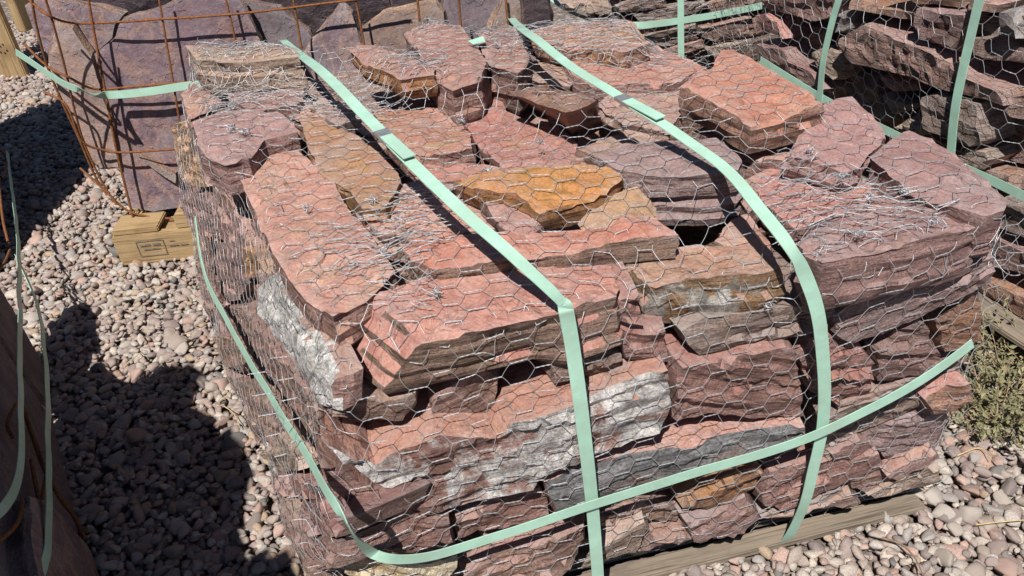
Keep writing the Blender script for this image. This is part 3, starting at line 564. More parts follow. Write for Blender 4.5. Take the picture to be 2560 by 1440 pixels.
 ["F","stone","purple_grey","","mauve grey stone directly beneath the right corner slab","stones in the front face of the pile",[[0.576,1.228,0.664],[0.619,1.235,0.684],[0.74,1.254,0.702],[0.832,1.269,0.714],[0.883,1.277,0.722],[0.894,1.279,0.666],[0.772,1.26,0.621],[0.68,1.245,0.595],[0.616,1.235,0.592],[0.582,1.229,0.616]],[[0.544,1.426,0.664],[0.588,1.433,0.684],[0.708,1.452,0.702],[0.8,1.467,0.714],[0.851,1.475,0.722],[0.862,1.477,0.666],[0.741,1.457,0.621],[0.649,1.442,0.595],[0.585,1.432,0.592],[0.551,1.427,0.616]],[-0.226,-0.036,0.973]],
 ["F","stone","purple_brown","","mauve block with chipped crest in the right half of the front face","stones in the front face of the pile",[[0.685,1.256,0.543],[0.72,1.261,0.579],[0.759,1.268,0.6],[0.784,1.272,0.58],[0.835,1.28,0.479],[0.823,1.278,0.445],[0.762,1.268,0.446],[0.705,1.259,0.451]],[[0.654,1.453,0.543],[0.689,1.459,0.579],[0.727,1.465,0.6],[0.753,1.469,0.58],[0.803,1.477,0.479],[0.791,1.475,0.445],[0.73,1.466,0.446],[0.674,1.456,0.451]],[0.287,0.046,0.957]],
 ["F","stone","rust_brown","","rusty brown block at the right end of the front face","stones in the front face of the pile",[[0.807,1.285,0.573],[0.85,1.292,0.616],[0.885,1.298,0.634],[0.912,1.302,0.552],[0.919,1.303,0.506],[0.879,1.297,0.49],[0.841,1.291,0.49]],[[0.776,1.483,0.573],[0.818,1.49,0.616],[0.854,1.495,0.634],[0.881,1.5,0.552],[0.887,1.501,0.506],[0.848,1.494,0.49],[0.809,1.488,0.49]],[0.336,0.054,0.94]],
 ["F","stone","crust","crust_grey","long grey crusted slab running above the horizontal strap","stones in the front face of the pile",[[0.018,1.119,0.427],[0.117,1.134,0.443],[0.273,1.159,0.442],[0.409,1.181,0.43],[0.499,1.196,0.429],[0.54,1.202,0.423],[0.549,1.204,0.372],[0.415,1.182,0.357],[0.275,1.16,0.345],[0.121,1.135,0.323],[0.041,1.122,0.313]],[[-0.009,1.286,0.427],[0.09,1.302,0.443],[0.246,1.327,0.442],[0.383,1.349,0.43],[0.473,1.364,0.429],[0.513,1.37,0.423],[0.522,1.371,0.372],[0.388,1.35,0.357],[0.248,1.328,0.345],[0.094,1.303,0.323],[0.014,1.29,0.313]],[-0.061,-0.01,0.998]],
 ["F","stone","red_brown","","small brick brown block below the white crusted stone","stones in the front face of the pile",[[-0.155,1.111,0.367],[-0.061,1.126,0.399],[0.015,1.138,0.39],[0.03,1.141,0.344],[0.023,1.14,0.3],[-0.071,1.125,0.29],[-0.156,1.111,0.295]],[[-0.187,1.309,0.367],[-0.093,1.324,0.399],[-0.016,1.336,0.39],[-0.002,1.338,0.344],[-0.009,1.337,0.3],[-0.103,1.322,0.29],[-0.188,1.309,0.295]],[-0.111,-0.018,0.994]],
 ["F","stone","red_brown","","striped red brown wedge at the lower near corner","stones in the front face of the pile",[[-0.357,1.049,0.607],[-0.325,1.054,0.57],[-0.276,1.061,0.499],[-0.203,1.073,0.41],[-0.159,1.08,0.4],[-0.157,1.081,0.328],[-0.232,1.069,0.317],[-0.31,1.056,0.343],[-0.34,1.051,0.426],[-0.35,1.05,0.515]],[[-0.388,1.246,0.607],[-0.357,1.251,0.57],[-0.307,1.259,0.499],[-0.235,1.271,0.41],[-0.19,1.278,0.4],[-0.189,1.278,0.328],[-0.263,1.266,0.317],[-0.341,1.254,0.343],[-0.372,1.249,0.426],[-0.381,1.247,0.515]],[0.257,0.041,0.965]],
 ["F","stone","cream","","cream yellow stone at the foot of the near corner","stones in the front face of the pile",[[-0.349,1.06,0.37],[-0.316,1.065,0.313],[-0.231,1.079,0.268],[-0.154,1.091,0.262],[-0.172,1.088,0.211],[-0.221,1.08,0.171],[-0.344,1.061,0.238],[-0.37,1.057,0.303]],[[-0.38,1.257,0.37],[-0.347,1.263,0.313],[-0.263,1.276,0.268],[-0.186,1.289,0.262],[-0.204,1.286,0.211],[-0.253,1.278,0.171],[-0.376,1.258,0.238],[-0.402,1.254,0.303]],[0.503,0.081,0.86]],
 ["F","stone","brown_pink","","layered brown stone below the strap, left of the near vertical strap","stones in the front face of the pile",[[-0.156,1.111,0.177],[-0.095,1.121,0.212],[-0.012,1.134,0.224],[0.099,1.152,0.247],[0.103,1.153,0.196],[0.058,1.145,0.121],[-0.046,1.129,0.115],[-0.139,1.114,0.115]],[[-0.187,1.309,0.177],[-0.126,1.318,0.212],[-0.043,1.332,0.224],[0.067,1.349,0.247],[0.072,1.35,0.196],[0.026,1.343,0.121],[-0.077,1.326,0.115],[-0.17,1.311,0.115]],[-0.242,-0.039,0.97]],
 ["F","stone","tan_brown","","tan brown wedge right of the near vertical strap at the bottom","stones in the front face of the pile",[[0.13,1.157,0.176],[0.18,1.165,0.203],[0.224,1.172,0.219],[0.237,1.174,0.187],[0.207,1.169,0.115],[0.161,1.162,0.115],[0.125,1.156,0.115]],[[0.098,1.354,0.176],[0.148,1.362,0.203],[0.193,1.369,0.219],[0.205,1.371,0.187],[0.176,1.367,0.115],[0.129,1.359,0.115],[0.093,1.353,0.115]],[-0.305,-0.049,0.951]],
 ["F","stone","brown_pink","","pale pink stone at the bottom of the front face between the straps","stones in the front face of the pile",[[0.213,1.18,0.115],[0.246,1.186,0.142],[0.315,1.197,0.14],[0.343,1.201,0.115],[0.329,1.199,0.115],[0.273,1.19,0.115],[0.207,1.179,0.115]],[[0.181,1.378,0.115],[0.214,1.383,0.142],[0.284,1.394,0.14],[0.311,1.398,0.115],[0.297,1.396,0.115],[0.241,1.387,0.115],[0.176,1.377,0.115]],[0.361,0.058,0.931]],
 ["F","stone","rust","","rusty ochre nodule in the shadow beneath the horizontal strap","stones in the front face of the pile",[[0.299,1.184,0.241],[0.333,1.189,0.29],[0.399,1.2,0.3],[0.458,1.209,0.309],[0.478,1.212,0.281],[0.474,1.212,0.232],[0.396,1.199,0.208],[0.352,1.192,0.207]],[[0.271,1.362,0.241],[0.305,1.367,0.29],[0.371,1.378,0.3],[0.43,1.387,0.309],[0.449,1.39,0.281],[0.445,1.389,0.232],[0.368,1.377,0.208],[0.324,1.37,0.207]],[-0.228,-0.037,0.973]],
 ["F","stone","red_brown","","red brown block below the crossing with the far vertical strap","stones in the front face of the pile",[[0.474,1.212,0.21],[0.489,1.214,0.276],[0.565,1.226,0.287],[0.636,1.238,0.279],[0.723,1.252,0.294],[0.757,1.257,0.218],[0.668,1.243,0.184],[0.536,1.222,0.141],[0.48,1.213,0.18]],[[0.442,1.409,0.21],[0.457,1.412,0.276],[0.533,1.424,0.287],[0.605,1.435,0.279],[0.692,1.449,0.294],[0.725,1.455,0.218],[0.637,1.44,0.184],[0.504,1.419,0.141],[0.448,1.41,0.18]],[-0.16,-0.026,0.987]],
 ["F","stone","purple_brown","","mauve brown block below the rusty nodule","stones in the front face of the pile",[[0.309,1.175,0.196],[0.385,1.187,0.209],[0.446,1.197,0.228],[0.479,1.202,0.157],[0.419,1.193,0.115],[0.358,1.183,0.115],[0.329,1.178,0.125]],[[0.277,1.373,0.196],[0.353,1.385,0.209],[0.415,1.395,0.228],[0.447,1.4,0.157],[0.387,1.39,0.115],[0.326,1.381,0.115],[0.297,1.376,0.125]],[-0.475,-0.076,0.877]],
 ["F","stone","brown","","flat layered stone above the pallet behind the far strap","stones in the front face of the pile",[[0.469,1.211,0.115],[0.52,1.219,0.118],[0.629,1.237,0.131],[0.694,1.247,0.145],[0.72,1.251,0.115],[0.676,1.244,0.115],[0.548,1.224,0.115],[0.491,1.215,0.115]],[[0.437,1.408,0.115],[0.488,1.417,0.118],[0.598,1.434,0.131],[0.663,1.445,0.145],[0.689,1.449,0.115],[0.645,1.442,0.115],[0.517,1.421,0.115],[0.459,1.412,0.115]],[-0.243,-0.039,0.969]],
 ["F","stone","purple_grey","","grey mauve stone low at the right end of the pile","stones in the front face of the pile",[[0.691,1.257,0.311],[0.774,1.27,0.339],[0.872,1.286,0.35],[0.897,1.29,0.297],[0.898,1.29,0.225],[0.818,1.277,0.201],[0.765,1.269,0.215]],[[0.659,1.454,0.311],[0.742,1.467,0.339],[0.84,1.483,0.35],[0.865,1.487,0.297],[0.866,1.487,0.225],[0.787,1.475,0.201],[0.734,1.466,0.215]],[0.163,0.026,0.986]],
 ["F","stone","grey_brown","","long grey layered stone above the right end of the horizontal strap","stones in the front face of the pile",[[0.592,1.241,0.374],[0.64,1.248,0.405],[0.715,1.26,0.422],[0.822,1.278,0.451],[0.89,1.288,0.459],[0.912,1.292,0.394],[0.815,1.277,0.355],[0.687,1.256,0.324],[0.619,1.245,0.307]],[[0.561,1.438,0.374],[0.608,1.446,0.405],[0.683,1.458,0.422],[0.79,1.475,0.451],[0.858,1.486,0.459],[0.881,1.49,0.394],[0.784,1.474,0.355],[0.655,1.454,0.324],[0.587,1.443,0.307]],[-0.256,-0.041,0.966]],
 ["F","stone","orange","","orange red stone jutting out at the right end near the weeds","stones in the front face of the pile",[[0.794,1.233,0.415],[0.839,1.24,0.444],[0.887,1.248,0.439],[0.905,1.25,0.387],[0.873,1.245,0.365],[0.82,1.237,0.367]],[[0.765,1.41,0.415],[0.811,1.418,0.444],[0.859,1.425,0.439],[0.876,1.428,0.387],[0.844,1.423,0.365],[0.791,1.414,0.367]],[0.13,0.021,0.991]],
 ["F","stone","tan_brown","","pale flat stone just above the pallet at the right corner","stones in the front face of the pile",[[0.723,1.252,0.133],[0.839,1.27,0.167],[0.896,1.279,0.177],[0.902,1.28,0.122],[0.816,1.267,0.115],[0.744,1.255,0.115]],[[0.691,1.449,0.133],[0.807,1.468,0.167],[0.864,1.477,0.177],[0.871,1.478,0.122],[0.784,1.464,0.115],[0.713,1.453,0.115]],[-0.272,-0.044,0.961]],
 ["F","stone","brown_pink","","thin pink stone beneath the mauve block low in the front face","stones in the front face of the pile",[[0.68,1.255,0.192],[0.781,1.271,0.2],[0.838,1.28,0.194],[0.836,1.28,0.16],[0.727,1.262,0.131],[0.694,1.257,0.149]],[[0.649,1.452,0.192],[0.75,1.469,0.2],[0.807,1.478,0.194],[0.804,1.477,0.16],[0.696,1.46,0.131],[0.663,1.455,0.149]],[-0.127,-0.02,0.992]],
 ["F","stone","brown","","brown stone in the bottom course below the near strap crossing","stones in the front face of the pile",[[0.117,1.185,0.232],[0.22,1.202,0.247],[0.308,1.216,0.193],[0.3,1.214,0.144],[0.22,1.202,0.184],[0.132,1.188,0.163]],[[0.086,1.383,0.232],[0.188,1.399,0.247],[0.276,1.413,0.193],[0.268,1.412,0.144],[0.188,1.399,0.184],[0.101,1.385,0.163]],[0.198,0.032,0.98]],
 ["F","stone","red_brown","","small red stone between the near strap and the grey crusted slab end","stones in the front face of the pile",[[-0.114,1.158,0.25],[-0.007,1.175,0.25],[0.102,1.193,0.25],[0.109,1.194,0.21],[-0.011,1.175,0.188],[-0.114,1.158,0.173]],[[-0.142,1.336,0.25],[-0.035,1.353,0.25],[0.074,1.371,0.25],[0.081,1.372,0.21],[-0.04,1.352,0.188],[-0.142,1.336,0.173]],[-0.091,-0.015,0.996]],
 ["F","stone","brown","","dark brown stone at the right end under the rusty block","stones in the front face of the pile",[[0.723,1.282,0.423],[0.837,1.3,0.424],[0.906,1.311,0.473],[0.918,1.313,0.44],[0.837,1.3,0.424],[0.741,1.285,0.4]],[[0.692,1.48,0.423],[0.806,1.498,0.424],[0.875,1.509,0.473],[0.887,1.511,0.44],[0.806,1.498,0.424],[0.709,1.482,0.4]],[-0.225,-0.036,0.974]],
 ["F","stone","tan_brown","","tan stone sliver under the far strap near the pallet","stones in the front face of the pile",[[0.582,1.239,0.321],[0.604,1.243,0.354],[0.678,1.255,0.327],[0.678,1.255,0.268],[0.614,1.244,0.276]],[[0.55,1.437,0.321],[0.572,1.44,0.354],[0.646,1.452,0.327],[0.646,1.452,0.268],[0.582,1.442,0.276]],[0.491,0.079,0.868]],
 ["F","stone","red_brown","","thin layered stone right of the far strap low in the front face","stones in the front face of the pile",[[0.616,1.235,0.3],[0.684,1.245,0.318],[0.694,1.247,0.309],[0.752,1.256,0.262],[0.676,1.244,0.255],[0.631,1.237,0.257]],[[0.584,1.432,0.3],[0.652,1.443,0.318],[0.663,1.445,0.309],[0.72,1.454,0.262],[0.644,1.442,0.255],[0.599,1.434,0.257]],[0.084,0.013,0.996]],
 ["F","stone","grey_brown","","grey layered sliver under the mauve block low in the front face","stones in the front face of the pile",[[0.485,1.224,0.131],[0.578,1.239,0.128],[0.677,1.254,0.155],[0.689,1.256,0.133],[0.617,1.245,0.115],[0.516,1.229,0.115]],[[0.454,1.421,0.131],[0.546,1.436,0.128],[0.645,1.452,0.155],[0.658,1.454,0.133],[0.585,1.442,0.115],[0.485,1.426,0.115]],[-0.139,-0.022,0.99]],
 ["F","stone","pink","","pale pink sliver jutting out above the pale flat stone","stones in the front face of the pile",[[0.754,1.246,0.199],[0.805,1.255,0.22],[0.86,1.263,0.245],[0.881,1.267,0.215],[0.83,1.259,0.187],[0.777,1.25,0.173]],[[0.722,1.444,0.199],[0.774,1.452,0.22],[0.828,1.461,0.245],[0.849,1.464,0.215],[0.799,1.456,0.187],[0.745,1.448,0.173]],[-0.334,-0.053,0.941]],
 ["F","stone","brown","","dark layered stone between the red block and the grey layered stone","stones in the front face of the pile",[[0.618,1.255,0.407],[0.708,1.27,0.436],[0.77,1.279,0.43],[0.73,1.273,0.408],[0.647,1.26,0.382]],[[0.586,1.453,0.407],[0.676,1.467,0.436],[0.738,1.477,0.43],[0.698,1.471,0.408],[0.615,1.457,0.382]],[-0.221,-0.035,0.975]],
 ["L","stone","pink","","pink layered edge stone under the longest salmon slab","stones in the left face of the pile",[[-0.89,2.314,0.496],[-0.703,2.0,0.663],[-0.596,1.741,0.644],[-0.473,1.482,0.678],[-0.494,1.503,0.639],[-0.652,1.804,0.549],[-0.814,2.129,0.484]],[[-0.744,2.378,0.496],[-0.556,2.064,0.663],[-0.449,1.805,0.644],[-0.326,1.546,0.678],[-0.347,1.567,0.639],[-0.506,1.868,0.549],[-0.667,2.192,0.484]],[0.168,0.279,0.946]],
 ["L","stone","crust","chalk","chalk white crusted stone in the left face","stones in the left face of the pile",[[-0.529,1.544,0.658],[-0.465,1.445,0.726],[-0.373,1.253,0.752],[-0.301,1.083,0.748],[-0.312,1.069,0.692],[-0.361,1.151,0.647],[-0.469,1.376,0.614],[-0.551,1.551,0.597]],[[-0.483,1.564,0.658],[-0.419,1.465,0.726],[-0.328,1.273,0.752],[-0.255,1.103,0.748],[-0.266,1.089,0.692],[-0.315,1.171,0.647],[-0.423,1.396,0.614],[-0.505,1.571,0.597]],[0.184,0.246,0.952]],
 ["L","stone","ochre","","small ochre stone above the chalk white one in the left face","stones in the left face of the pile",[[-0.606,1.731,0.635],[-0.539,1.608,0.679],[-0.518,1.55,0.664],[-0.581,1.647,0.596],[-0.632,1.753,0.58]],[[-0.477,1.787,0.635],[-0.41,1.663,0.679],[-0.39,1.606,0.664],[-0.453,1.703,0.596],[-0.504,1.809,0.58]],[0.095,0.416,0.904]],
 ["L","stone","purple_brown","","dark mauve stone behind the ochre one in the left face","stones in the left face of the pile",[[-0.817,2.101,0.435],[-0.638,1.805,0.599],[-0.581,1.66,0.579],[-0.669,1.78,0.461],[-0.818,2.049,0.356]],[[-0.67,2.165,0.435],[-0.491,1.869,0.599],[-0.434,1.724,0.579],[-0.522,1.843,0.461],[-0.671,2.113,0.356]],[0.072,0.457,0.886]],
 ["L","stone","brown_pink","","long brown stone below the chalk white one in the left face","stones in the left face of the pile",[[-0.846,2.027,0.27],[-0.667,1.748,0.458],[-0.489,1.41,0.56],[-0.374,1.182,0.612],[-0.361,1.139,0.594],[-0.5,1.378,0.48],[-0.696,1.724,0.329]],[[-0.699,2.091,0.27],[-0.52,1.811,0.458],[-0.342,1.474,0.56],[-0.227,1.246,0.612],[-0.214,1.203,0.594],[-0.353,1.441,0.48],[-0.55,1.788,0.329]],[0.102,0.403,0.909]],
 ["L","stone","salmon_brown","","pale pink block in the middle of the left face below the strap","stones in the left face of the pile",[[-0.835,1.947,0.23],[-0.669,1.689,0.405],[-0.627,1.593,0.405],[-0.691,1.672,0.307],[-0.828,1.899,0.182]],[[-0.688,2.011,0.23],[-0.523,1.753,0.405],[-0.48,1.656,0.405],[-0.545,1.736,0.307],[-0.681,1.962,0.182]],[0.023,0.539,0.842]],
 ["L","stone","brown","","brown stone low in the left face beside the strap","stones in the left face of the pile",[[-0.756,1.795,0.196],[-0.613,1.574,0.35],[-0.497,1.353,0.416],[-0.453,1.248,0.412],[-0.565,1.415,0.28],[-0.699,1.661,0.191]],[[-0.61,1.859,0.196],[-0.466,1.637,0.35],[-0.35,1.417,0.416],[-0.306,1.312,0.412],[-0.419,1.478,0.28],[-0.553,1.724,0.191]],[0.079,0.445,0.892]],
 ["L","stone","tan","","pale tan stone near the foot of the left face","stones in the left face of the pile",[[-0.603,1.44,0.247],[-0.518,1.348,0.396],[-0.455,1.238,0.446],[-0.44,1.197,0.436],[-0.535,1.325,0.307]],[[-0.457,1.503,0.247],[-0.371,1.412,0.396],[-0.308,1.301,0.446],[-0.293,1.261,0.436],[-0.389,1.389,0.307]],[-0.047,0.645,0.763]],
 ["L","stone","red_brown","","red brown stone under the pale tan one in the left face","stones in the left face of the pile",[[-0.615,1.451,0.169],[-0.451,1.232,0.394],[-0.389,1.132,0.455],[-0.408,1.142,0.408],[-0.563,1.355,0.201]],[[-0.468,1.515,0.169],[-0.304,1.296,0.394],[-0.242,1.196,0.455],[-0.261,1.206,0.408],[-0.417,1.419,0.201]],[-0.018,0.199,0.98]],
 ["L","stone","purple_brown","","dark block with stripes low on the left by the near corner","stones in the left face of the pile",[[-0.482,1.221,0.314],[-0.363,1.069,0.489],[-0.321,0.992,0.516],[-0.338,0.996,0.466],[-0.449,1.142,0.309]],[[-0.335,1.285,0.314],[-0.216,1.133,0.489],[-0.174,1.056,0.516],[-0.191,1.06,0.466],[-0.303,1.206,0.309]],[-0.022,0.207,0.978]],
 ["L","stone","pink","","pink stone at the foot of the left face by the cream stone","stones in the left face of the pile",[[-0.59,1.385,0.158],[-0.478,1.19,0.248],[-0.35,1.023,0.428],[-0.358,1.005,0.375],[-0.443,1.107,0.242],[-0.549,1.282,0.145]],[[-0.443,1.448,0.158],[-0.331,1.254,0.248],[-0.203,1.086,0.428],[-0.211,1.069,0.375],[-0.296,1.171,0.242],[-0.402,1.345,0.145]],[-0.012,0.592,0.806]],
 ["L","stone","tan_ochre","","tan stone at the far end of the left face","stones in the left face of the pile",[[-1.065,2.726,0.546],[-0.87,2.379,0.692],[-0.837,2.267,0.641],[-0.802,2.15,0.587],[-0.966,2.432,0.452],[-1.079,2.664,0.416]],[[-0.919,2.789,0.546],[-0.723,2.442,0.692],[-0.69,2.331,0.641],[-0.656,2.213,0.587],[-0.82,2.496,0.452],[-0.932,2.728,0.416]],[0.125,0.362,0.924]],
 ["L","stone","purple_brown","","mauve stone at the back of the left face beneath the tan one","stones in the left face of the pile",[[-1.091,2.651,0.317],[-0.82,2.191,0.552],[-0.727,1.962,0.529],[-0.865,2.187,0.398],[-1.01,2.459,0.311]],[[-0.945,2.715,0.317],[-0.673,2.255,0.552],[-0.58,2.026,0.529],[-0.718,2.25,0.398],[-0.863,2.523,0.311]],[0.104,0.4,0.911]],
 ["L","stone","brown_pink","","brown stone at the back foot of the left face","stones in the left face of the pile",[[-1.01,2.414,0.247],[-0.838,2.131,0.406],[-0.844,2.062,0.287],[-0.937,2.159,0.124],[-0.986,2.316,0.186]],[[-0.863,2.478,0.247],[-0.692,2.195,0.406],[-0.698,2.126,0.287],[-0.79,2.223,0.124],[-0.839,2.38,0.186]],[0.08,0.443,0.893]],
 ["L","stone","pink","","pink stone beside the strap halfway along the left face","stones in the left face of the pile",[[-0.816,2.043,0.352],[-0.68,1.794,0.445],[-0.885,2.111,0.225],[-0.905,2.171,0.246]],[[-0.67,2.107,0.352],[-0.533,1.858,0.445],[-0.738,2.174,0.225],[-0.758,2.235,0.246]],[0.031,0.525,0.85]],
 ["L","stone","salmon_brown","","wide pink stone between the chalk white stone and the near corner","stones in the left face of the pile",[[-0.482,1.355,0.469],[-0.39,1.2,0.549],[-0.374,1.159,0.541],[-0.401,1.181,0.486],[-0.46,1.288,0.446]],[[-0.335,1.419,0.469],[-0.243,1.264,0.549],[-0.228,1.223,0.541],[-0.254,1.245,0.486],[-0.313,1.352,0.446]],[0.078,0.447,0.891]],
 ["L","stone","brown_pink","","brown slab edge on the left face under the mauve rim slab","stones in the left face of the pile",[[-0.934,2.514,0.639],[-0.855,2.324,0.625],[-0.694,2.018,0.718],[-0.666,1.948,0.711],[-0.707,2.01,0.663],[-0.868,2.287,0.529],[-0.898,2.395,0.586]],[[-0.787,2.578,0.639],[-0.709,2.388,0.625],[-0.547,2.081,0.718],[-0.519,2.012,0.711],[-0.56,2.074,0.663],[-0.722,2.35,0.529],[-0.751,2.459,0.586]],[0.164,0.287,0.944]],
 ["C","flagstone","flag","","largest purple flagstone with pale veins in the rusty cage","flagstones in the rusty cage",[[-1.351,2.945,0.729],[-1.251,2.95,0.784],[-1.212,2.954,0.836],[-1.044,2.959,0.871],[-0.954,2.963,0.906],[-0.805,2.964,0.865],[-0.769,2.957,0.735],[-0.737,2.948,0.578],[-0.897,2.926,0.262],[-1.17,2.912,0.131],[-1.244,2.911,0.137],[-1.317,2.908,0.13],[-1.399,2.909,0.159],[-1.381,2.919,0.319],[-1.353,2.93,0.486],[-1.352,2.939,0.639]],[[-1.352,2.995,0.729],[-1.252,3.0,0.784],[-1.213,3.004,0.836],[-1.045,3.009,0.871],[-0.955,3.013,0.906],[-0.806,3.014,0.865],[-0.77,3.007,0.735],[-0.738,2.998,0.578],[-0.898,2.976,0.262],[-1.171,2.962,0.131],[-1.245,2.961,0.137],[-1.318,2.958,0.13],[-1.4,2.959,0.159],[-1.382,2.969,0.319],[-1.354,2.98,0.486],[-1.353,2.989,0.639]],[0.02,-0.998,0.06]],
 ["C","flagstone","flag","","rubbed purple flagstone lying across the cage top at far left","flagstones in the rusty cage",[[-1.586,3.109,0.869],[-1.509,3.112,0.892],[-1.407,3.112,0.868],[-1.256,3.112,0.81],[-1.295,3.109,0.778],[-1.323,3.106,0.733],[-1.436,3.099,0.653],[-1.545,3.095,0.635],[-1.587,3.102,0.755]],[[-1.588,3.169,0.869],[-1.51,3.172,0.892],[-1.408,3.172,0.868],[-1.257,3.172,0.81],[-1.296,3.169,0.778],[-1.324,3.166,0.733],[-1.437,3.159,0.653],[-1.547,3.155,0.635],[-1.588,3.162,0.755]],[0.02,-0.998,0.06]],
 ["C","flagstone","flag_tan","","tan streaked flagstone edge left of the largest one","flagstones in the rusty cage",[[-1.485,2.922,0.737],[-1.421,2.93,0.851],[-1.368,2.93,0.832],[-1.338,2.925,0.735],[-1.346,2.919,0.638],[-1.346,2.911,0.494],[-1.377,2.9,0.329],[-1.444,2.899,0.329],[-1.463,2.906,0.462],[-1.487,2.915,0.612]],[[-1.486,2.982,0.737],[-1.422,2.99,0.851],[-1.37,2.99,0.832],[-1.339,2.985,0.735],[-1.347,2.979,0.638],[-1.348,2.971,0.494],[-1.378,2.96,0.329],[-1.445,2.959,0.329],[-1.464,2.966,0.462],[-1.488,2.975,0.612]],[0.02,-0.998,0.06]],
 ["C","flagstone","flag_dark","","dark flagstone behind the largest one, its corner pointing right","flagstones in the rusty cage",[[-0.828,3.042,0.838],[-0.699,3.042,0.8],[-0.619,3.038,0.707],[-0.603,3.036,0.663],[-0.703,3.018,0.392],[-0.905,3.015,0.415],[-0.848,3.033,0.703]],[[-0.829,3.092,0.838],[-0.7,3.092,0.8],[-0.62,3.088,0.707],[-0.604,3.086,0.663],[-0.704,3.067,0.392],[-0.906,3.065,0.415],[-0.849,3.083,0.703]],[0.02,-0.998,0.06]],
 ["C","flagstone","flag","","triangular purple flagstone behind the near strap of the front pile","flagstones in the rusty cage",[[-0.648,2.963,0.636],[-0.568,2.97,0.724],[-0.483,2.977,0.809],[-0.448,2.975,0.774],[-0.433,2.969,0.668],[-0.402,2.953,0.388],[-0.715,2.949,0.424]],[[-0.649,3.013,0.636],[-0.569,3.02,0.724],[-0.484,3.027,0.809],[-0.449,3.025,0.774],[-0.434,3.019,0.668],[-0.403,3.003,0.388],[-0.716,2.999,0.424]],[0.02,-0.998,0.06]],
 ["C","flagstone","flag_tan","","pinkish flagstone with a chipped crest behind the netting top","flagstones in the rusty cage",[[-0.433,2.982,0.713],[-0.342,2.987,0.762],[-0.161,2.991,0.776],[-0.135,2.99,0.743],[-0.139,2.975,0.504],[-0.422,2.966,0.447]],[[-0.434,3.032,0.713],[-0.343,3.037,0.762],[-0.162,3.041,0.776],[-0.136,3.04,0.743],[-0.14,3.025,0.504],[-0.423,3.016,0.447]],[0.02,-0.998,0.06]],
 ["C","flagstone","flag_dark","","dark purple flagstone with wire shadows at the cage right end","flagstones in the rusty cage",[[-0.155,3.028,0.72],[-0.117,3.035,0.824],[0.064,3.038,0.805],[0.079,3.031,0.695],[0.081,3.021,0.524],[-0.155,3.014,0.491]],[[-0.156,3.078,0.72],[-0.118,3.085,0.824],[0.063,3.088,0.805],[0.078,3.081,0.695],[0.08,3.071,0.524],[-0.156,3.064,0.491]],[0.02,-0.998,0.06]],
 ["C","flagstone","flag_tan","","tan narrow flagstone closing the cage right end","flagstones in the rusty cage",[[0.016,2.949,0.686],[0.075,2.957,0.787],[0.126,2.957,0.781],[0.127,2.952,0.688],[0.124,2.946,0.591],[0.013,2.944,0.603]],[[0.015,2.999,0.686],[0.074,3.007,0.787],[0.125,3.007,0.781],[0.126,3.002,0.688],[0.123,2.996,0.591],[0.012,2.994,0.603]],[0.02,-0.998,0.06]],
 ["C","flagstone","flag_orange","","orange stained flagstone edge low at the cage left corner","flagstones in the rusty cage",[[-1.436,2.923,0.57],[-1.367,2.926,0.585],[-1.38,2.919,0.478],[-1.406,2.91,0.34],[-1.458,2.909,0.34],[-1.476,2.912,0.389]],[[-1.437,2.983,0.57],[-1.368,2.986,0.585],[-1.381,2.979,0.478],[-1.407,2.97,0.34],[-1.459,2.969,0.34],[-1.477,2.972,0.389]],[0.02,-0.998,0.06]],
 ["C","flagstone","flag_tan","","tan flagstone chip wedged beneath the largest one","flagstones in the rusty cage",[[-1.287,2.884,0.372],[-1.2,2.882,0.302],[-1.176,2.881,0.283],[-1.186,2.879,0.25],[-1.232,2.881,0.29]],[[-1.288,2.934,0.372],[-1.201,2.932,0.302],[-1.177,2.931,0.283],[-1.187,2.929,0.25],[-1.233,2.931,0.29]],[0.02,-0.998,0.06]],
 ["R","stone","purple_brown","","mauve grey stone at the top left of the right hand pile","stones in the netted pile at the right edge",[[0.984,3.062,0.68],[0.995,3.022,0.627],[1.045,2.877,0.644],[1.082,2.771,0.655],[1.108,2.702,0.692],[1.124,2.665,0.755],[1.109,2.713,0.792]],[[1.22,3.143,0.68],[1.231,3.103,0.627],[1.282,2.958,0.644],[1.319,2.852,0.655],[1.344,2.783,0.692],[1.36,2.746,0.755],[1.346,2.794,0.792]],[-0.032,0.243,0.97]],
 ["R","stone","red","","orange red stone on the left corner of the right hand pile","stones in the netted pile at the right edge",[[0.975,3.076,0.594],[0.995,3.02,0.618],[1.018,2.951,0.605],[1.03,2.908,0.554],[1.004,2.982,0.549],[0.981,3.05,0.548]],[[1.164,3.141,0.594],[1.184,3.085,0.618],[1.207,3.016,0.605],[1.219,2.973,0.554],[1.193,3.047,0.549],[1.17,3.115,0.548]],[0.083,-0.09,0.993]],
 ["R","stone","purple_brown","","brown grey stone low on the left corner of the right hand pile","stones in the netted pile at the right edge",[[0.974,3.061,0.49],[1.031,2.901,0.522],[1.04,2.869,0.495],[1.082,2.744,0.486],[1.101,2.685,0.451],[1.062,2.799,0.447],[0.979,3.038,0.437]],[[1.211,3.142,0.49],[1.267,2.982,0.522],[1.277,2.95,0.495],[1.319,2.825,0.486],[1.338,2.766,0.451],[1.298,2.88,0.447],[1.216,3.119,0.437]],[0.054,-0.005,0.999]],
 ["R","stone","tan_brown","","olive tan block behind the left strap of the right hand pile","stones in the netted pile at the right edge",[[1.089,2.797,0.544],[1.11,2.739,0.576],[1.138,2.657,0.576],[1.138,2.648,0.512],[1.129,2.671,0.49],[1.102,2.754,0.514]],[[1.278,2.862,0.544],[1.299,2.804,0.576],[1.327,2.722,0.576],[1.327,2.712,0.512],[1.318,2.736,0.49],[1.291,2.819,0.514]],[0.094,-0.122,0.988]],
